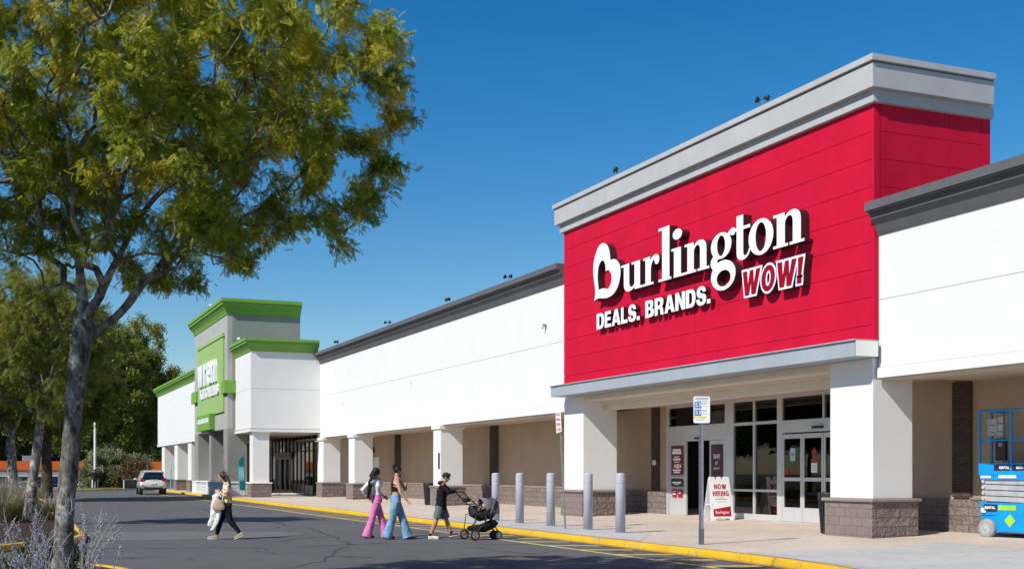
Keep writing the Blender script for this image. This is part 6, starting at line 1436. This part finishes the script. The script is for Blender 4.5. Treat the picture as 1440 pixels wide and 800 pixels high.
for s_ in (-1, 1):
    y = s_*.235
    MB().tube([(-.60, y*.85, 1.13), (-.36, y*.9, .92), (-.02, y, .64), (.10, y, .53)], .014, 8).build('handle_bar', W['black'], S, local=True)
    MB().tube([(.02, y, .62), (.20, y*.8, .42), (.36, y*.45, .20)], .015, 8).build('leg', W['black'], S, local=True)
    MB().tube([(-.04, y, .68), (-.02, y, .45), (-.20, y*1.1, .27), (-.33, y*1.15, .14)], .014, 8).build('leg', W['gold'], S, local=True)
    MB().tube([(-.02, y, .66), (-.16, y, .64), (-.30, y*1.1, .60), (-.35, y*1.1, .30), (-.34, y*1.1, .20)], .012, 8).build('leg', W['gold'], S, local=True)
    MB().bar((.365, s_*.10, .105), (.365, s_*.10, .24), .02).build('fork', W['black'], S, local=True)
MB().tube([(-.60, -.205, 1.13), (-.625, -.12, 1.15), (-.625, .12, 1.15), (-.60, .205, 1.13)], .019, 8).build('handle_grip', W['black'], S, local=True)
MB().tube([(-.50, -.2, 1.03), (-.50, -.19, .98), (-.44, -.1, .93), (-.42, .1, .92), (-.5, .2, 1.03)], .018, 6).box(-.47, -.36, -.10, .10, .90, .99).build('cup_tray', W['black'], S, local=True, bevel=.01)
MB().bar((-.33, -.27, .13), (-.33, .27, .13), .022).build('axle', W['black'], S, local=True); MB().bar((.37, -.12, .2), (.37, .12, .2), .025).build('axle', W['black'], S, local=True)
mb = MB(); mb.tube([(-.36, 0, .29), (-.2, 0, .27), (.0, 0, .27), (.2, 0, .34), (.34, 0, .43)], [.10, .19, .215, .2, .14], 16, flat=(0, 0, 1), k=.45); fuse(mb, 'basket', W['blackcloth'], S, .012, 2, .008, 9, 20)
mb = MB(); mb.tube([(-.28, 0, .80), (-.22, 0, .66), (-.05, 0, .585), (.12, 0, .62), (.24, 0, .78)], [.10, .16, .19, .18, .12], 16, flat=(0, 0, 1), k=.8); fuse(mb, 'infant_seat', W['black'], S, .010, 4)
MB().tube([(-.18, -.18, .70), (-.22, -.18, .86), (-.14, 0, .98), (-.22, .18, .86), (-.18, .18, .70)], .014, 8).build('carry_handle', W['alud'], S, local=True)
mb = MB(); mb.tube([(.14, 0, .58), (.24, 0, .72), (.33, 0, .92)], [.17, .19, .16], 14, flat=(1, 0, .5), k=.45); fuse(mb, 'seat_back', W['canopyd'], S, .012, 3)
def shell(name, c, r, a0, a1, m, th=.012, sx=1.0):
    """folding hood: part of a sphere opened towards the rear"""
    v = []; f = []; na, nb = 10, 14
    for i in range(na+1):
        a = R(a0+(a1-a0)*i/na)
        for j in range(nb+1):
            b = math.pi*j/nb; rr_ = r*(1+.018*math.cos(i*math.pi))
            v.append((c[0]+rr_*math.cos(a)*math.sin(b)*sx, c[1]-.2*math.cos(b)*1.0, c[2]+rr_*math.sin(a)*math.sin(b)))
    for i in range(na):
        for j in range(nb): k = i*(nb+1)+j; f.append((k, k+1, k+nb+2, k+nb+1))
    o = MB().add(v, f).build(name, m, S, local=True, smooth=True); q = o.modifiers.new('t', 'SOLIDIFY'); q.thickness = th; return o
shell('canopy', (.02, 0, .70), .30, 20, 106, W['canopy'])
shell('canopy_lining', (.02, 0, .70), .284, 22, 104, W['canopyd'], .004)
shell('canopy', (.12, 0, .66), .34, -8, 62, W['canopy'])
mb = MB()
for s_ in (-1, 1): mb.bar((.12, s_*.205, .62), (.30, s_*.17, 1.0), .05, .01)
mb.build('canopy_stays', W['canopyd'], S, local=True)
bb = thing('person', 'baby lying in the infant seat under the grey canopy', 'person', world_of((10.74, 27.05, 0), R(5.5), (.0, 0, .70)), R(5.5))
mb = MB(); head(mb, (.06, 0, .10), (-.85, 0, .35), .72); mb.tube([(.04, 0, .05), (-.02, 0, .02), (-.12, 0, .0)], [.05, .075, .07], 12)
for s_ in (-1, 1):
    mb.tube([(.02, s_*.07, .05), (-.04, s_*.11, .04), (-.09, s_*.08, .08)], [.028, .024, .018], 8); hand(mb, (-.09, s_*.08, .08), (-.7, -s_*.3, .4), (0, -s_, .2), .8, .5)
    mb.tube([(-.10, s_*.04, .0), (-.18, s_*.07, .05), (-.24, s_*.05, -.0)], [.04, .034, .024], 8); mb.tube([(-.24, s_*.05, 0), (-.27, s_*.05, .04)], [.022, .016], 8)
fuse(mb, 'body', W['skinA'], bb, .006, 2)
mb = MB(); mb.tube([(.03, 0, .03), (-.03, 0, .02), (-.14, 0, .0)], [.062, .09, .085], 14); fuse(mb, 'romper', W['bag'], bb, .009, 2, .004, 14, 2)
# ------------------------------------------------------------------ vehicles
W['redlight'] = simple('tail_light', (.35, .01, .015), .2, spec=.8); W['carglass'] = simple('car_window', (.012, .015, .018), .08, spec=1.0); W['chrome'] = simple('chrome', (.6, .6, .6), .15, metal=1)
def paint(name, c): return simple(name, c, .28, var=.01, spec=.6, clear=.8)
W['pwhite'] = paint('white_car_paint', (.78, .78, .78)); W['pdark'] = paint('dark_car_paint', (.02, .022, .03)); W['psilver'] = paint('silver_car_paint', (.42, .44, .46)); W['pblue'] = paint('navy_car_paint', (.02, .03, .07))
KIND = {
 'suv': dict(L=(-2.10, 2.12), body=[(-2.10, .62, .92, .70), (-2.04, .40, 1.02, .83), (-1.7, .30, 1.06, .88), (-.6, .27, 1.02, .89), (.6, .27, 1.0, .89), (1.2, .30, .98, .88), (1.8, .38, .88, .84), (2.12, .50, .72, .68)],
             cab=[(-2.00, 1.04, .80), (-1.84, 1.50, .62), (-1.2, 1.62, .62), (-.2, 1.65, .63), (.45, 1.60, .61), (1.18, 1.02, .74)], wb=(-1.28, 1.30), wr=.345, belt=1.03, track=.78),
 'sedan': dict(L=(-2.3, 2.3), body=[(-2.3, .50, .80, .66), (-2.2, .34, .92, .80), (-1.6, .26, .95, .88), (-.6, .24, .93, .89), (.6, .24, .92, .89), (1.3, .27, .88, .88), (2.0, .32, .76, .82), (2.3, .42, .60, .62)],
             cab=[(-1.75, .94, .72), (-1.05, 1.38, .56), (-.3, 1.45, .58), (.3, 1.41, .57), (1.15, .90, .70)], wb=(-1.35, 1.42), wr=.32, belt=.93, track=.76)}
def carbuild(label, loc, rz, paintm, kind='sedan', group=None, detail=False, name='parked_car'):
    K_ = KIND[kind]; t = thing(name, label, 'car', loc, rz, group)
    v = []; f = []; n = 8
    for (x, zb, zt, w) in K_['body']:
        v += [(x, -w*.80, zb), (x, -w, zb+(zt-zb)*.28), (x, -w*1.005, zb+(zt-zb)*.65), (x, -w*.93, zt), (x, w*.93, zt), (x, w*1.005, zb+(zt-zb)*.65), (x, w, zb+(zt-zb)*.28), (x, w*.80, zb)]
    m_ = len(K_['body']); f = [(i*n+j, i*n+(j+1) % n, (i+1)*n+(j+1) % n, (i+1)*n+j) for i in range(m_-1) for j in range(n)]+[tuple(range(n))[::-1], tuple(range((m_-1)*n, m_*n))]
    b = MB().add(v, f).build('body', paintm, t, local=True, smooth=True); s_ = b.modifiers.new('s', 'SUBSURF'); s_.levels = 2; s_.render_levels = 2
    # cabin shell with roof, glass below it
    c = K_['cab']; belt = K_['belt']-.05; v = []; f = []
    for (x, z, w) in c: wb = .84; v += [(x, -wb, belt), (x, -w, z), (x, w, z), (x, wb, belt)]
    f = [(i*4+j, i*4+j+1, (i+1)*4+j+1, (i+1)*4+j) for i in range(len(c)-1) for j in range(3)]+[(0, 1, 2, 3)[::-1], tuple(range((len(c)-1)*4, len(c)*4))]
    MB().add(v, f).build('windows', W['carglass'], t, local=True)
    mb = MB(); tops = c[1:-1]
    v = []; 
    for (x, z, w) in tops: v += [(x, -w-.015, z-.05), (x, -w+.03, z+.022), (x, w-.03, z+.022), (x, w+.015, z-.05)]
    mb.add(v, [(i*4+j, i*4+j+1, (i+1)*4+j+1, (i+1)*4+j) for i in range(len(tops)-1) for j in range(3)]+[(0, 3, 2, 1), tuple(range((len(tops)-1)*4, len(tops)*4))])
    for s2 in (-1, 1):
        for (i0, i1) in ((0, 1), (len(c)-1, len(c)-2)):
            a_, b_ = c[i0], c[i1]; mb.bar((a_[0], s2*(.845), belt), (b_[0], s2*(b_[2]+.008), b_[1]-.02), .09, .04, up=(1, 0, 0))
        mb.bar((-.05, s2*.855, belt), (-.05, s2*(.63), c[2][1]-.03), .07, .03, up=(1, 0, 0))
        if kind == 'suv': mb.bar((-1.15, s2*.855, belt), (-1.22, s2*(.63), c[2][1]-.03), .16, .03, up=(1, 0, 0))
    mb.build('roof', paintm, t, local=True)
    for x in K_['wb']:
        for s2 in (-1, 1):
            mb = MB(); y = s2*K_['track']; r = K_['wr']; mb.lathe((x, y, r), [(r*.7, -.11), (r*.96, -.10), (r, -.05), (r, .05), (r*.96, .10), (r*.7, .11)], 26, 'y'); w = mb.build('wheel', W['tyre'], t, local=True, smooth=False)
            MB().lathe((x, y, r), [(r*.66, -.115), (r*.2, -.118), (r*.2, .118), (r*.66, .115)], 18, 'y').build('rim', W['alud'], w, local=True)
            MB().lathe((x, y*.97, r), [(r*1.14, -.105), (r*1.14, .105)], 26, 'y').build('wheel_arch', W['black'], t, local=True)
    xr = K_['L'][0]
    for s2 in (-1, 1):
        MB().box(xr+.0, xr+.16, *sorted((s2*.50, s2*.80)), .80, .98).build('tail_light', W['redlight'], t, local=True, bevel=.03)
        MB().box(-xr-.30, -xr-.08, *sorted((s2*.45, s2*.74)), .62, .74).build('headlight', W['chrome'], t, local=True, bevel=.03)
        MB().box(.72, .86, *sorted((s2*.90, s2*1.08)), belt+.02, belt+.15).build('mirror', paintm, t, local=True, bevel=.02)
    MB().box(xr-.02, xr+.2, -.78, .78, .34, .50).build('bumper', W['black'], t, local=True, bevel=.03)
    MB().box(xr-.03, xr-.01, -.16, .16, .72, .84).build('number_plate', W['signwhite'], t, local=True, bevel=.004)
    return t
sv = carbuild('white compact suv seen from behind with its driver door open', (10.68, 92.8, 0), R(90-2.0), W['pwhite'], 'suv', detail=True); sv.scale = (1.06,)*3
for nm in [o for o in sv.children if o.name.startswith('tail_light')]: bpy.data.objects.remove(nm)
for s2 in (-1, 1):
    MB().prism([(s2*.52, .93), (s2*.82, .90), (s2*.86, 1.15), (s2*.66, 1.14)], -2.09, -1.9, 'x').build('tail_light', W['redlight'], sv, local=True, bevel=.02)
    MB().lathe((-2.08, s2*.70, .56), [(.13, -.05), (.13, 0), (.10, .02), (.07, .0)], 20, 'x').build('fog_trim', W['chrome'], sv, local=True)
rwn = MB().prism([(-.66, 1.12), (.66, 1.12), (.52, 1.47), (-.52, 1.47)], 0, .02, 'x'); rwn.v = [(-2.02+(z-1.12)*.42+x, y, z) for x, y, z in rwn.v]; rwn.build('rear_window', W['carglass'], sv, local=True)
MB().box(-2.12, -2.09, -.30, .30, 1.015, 1.045).build('trim_strip', W['chrome'], sv, local=True)
MB().box(-1.98, -1.70, -.56, .56, 1.56, 1.60).build('roof_spoiler', W['pwhite'], sv, local=True, bevel=.01)
Md = Matrix.Translation((.95, .90, 0)) @ Matrix.Rotation(R(-62), 4, 'Z')     # open driver door, hinged at the front
dr_ = MB().box(-1.0, 0, -.03, .05, .36, 1.02, Md).build('open_door', W['pwhite'], sv, local=True, bevel=.03)
MB().box(-.95, -.03, -.035, -.03, .40, 1.0, Md).build('door_lining', W['black'], dr_, local=True)
mb = MB()
for a_, b_ in (((-1.0, 0, 1.0), (-.85, 0, 1.5)), ((-.85, 0, 1.5), (-.35, 0, 1.52)), ((-.35, 0, 1.52), (0, 0, 1.02))): mb.bar(Md @ Vector(a_), Md @ Vector(b_), .05)
mb.build('door_frame', W['black'], dr_, local=True)
GC = 'cars in the sunken far car park'
def far_car(px_, dep, ang, m, kind, lab):
    b = at((px_-720)/1715*dep, dep, 0); z = ground_z(b[0], b[1]); carbuild(lab, (b[0], b[1], z), ang, W[m], kind, GC)
far_car(74, 150, R(165), 'pwhite', 'suv', 'white suv parked left of the big trunk, beyond a dark sedan')
far_car(69, 139, R(172), 'pdark', 'sedan', 'dark sedan parked in front of the white suv')
far_car(47, 146, R(20), 'pwhite', 'sedan', 'white sedan leftmost in the far car park')
far_car(126, 150, R(70), 'pwhite', 'suv', 'white suv half hidden by the person in black')
far_car(148, 142, R(178), 'psilver', 'sedan', 'silver sedan right of the person in black')
far_car(163, 156, R(10), 'pblue', 'sedan', 'navy sedan at the right end of the far row, under the bushes')
# ------------------------------------------------------------------ the orange shop far behind
OR = simple('orange_fascia', (.80, .145, .012), .7, var=.03, vs=.05); TN = simple('tan_fascia', (.40, .35, .29), .85, var=.05, vs=.1)
os_ = thing('warehouse_store', 'long low shop with an orange band far behind the parked cars', 'store building', (10, 300, -3.2), 0)
def ob(x0, x1, y0, y1, z0, z1, nm, m): return BX(x0, x1, y0, y1, z0, z1).build(nm, m, os_)
ob(-60, 46, 306, 360, -3.3, 3.9, 'wall', TN); ob(-60.5, 46.5, 300, 305.9, 2.15, 4.2, 'orange_band', OR); ob(-60.2, 46.2, 300.2, 305.8, .95, 2.14, 'tan_band', TN); ob(-60.3, 46.3, 300.1, 305.9, .70, .94, 'white_trim', W['white2'])
for x in range(-58, 46, 9): BX(x, x+.9, 300.5, 301.4, -3.3, .70).build('column', TN, os_)
for x in range(-55, 44, 12): BX(x, x+7.5, 305.8, 305.95, -3.2, .2).build('shop_window', W['carglass'], os_)
BX(6.5, 10.8, 312, 316, 3.9, 5.6).build('roof_unit', W['galv'], os_, bevel=.1)
lp = thing('lamp_post', 'tall pale lamp post rising behind the person in black', 'lamp post', (at((133.5-720)/1715*113, 113, 0)[0], at((133.5-720)/1715*113, 113, 0)[1], .12))
MB().lathe((0, 0, 0), [(.12, 0), (.09, 9.5)], 12).build('pole', W['white2'], lp, local=True); MB().lathe((0, 0, 0), [(.3, 0), (.3, .8)], 16).build('foot', W['concrete'], lp, local=True)
MB().box(-.9, .9, -.08, .08, 9.4, 9.5).box(-1.3, -.6, -.2, .2, 9.42, 9.6).box(.6, 1.3, -.2, .2, 9.42, 9.6).build('lamp_heads', W['gunmetal_shade'], lp, local=True)
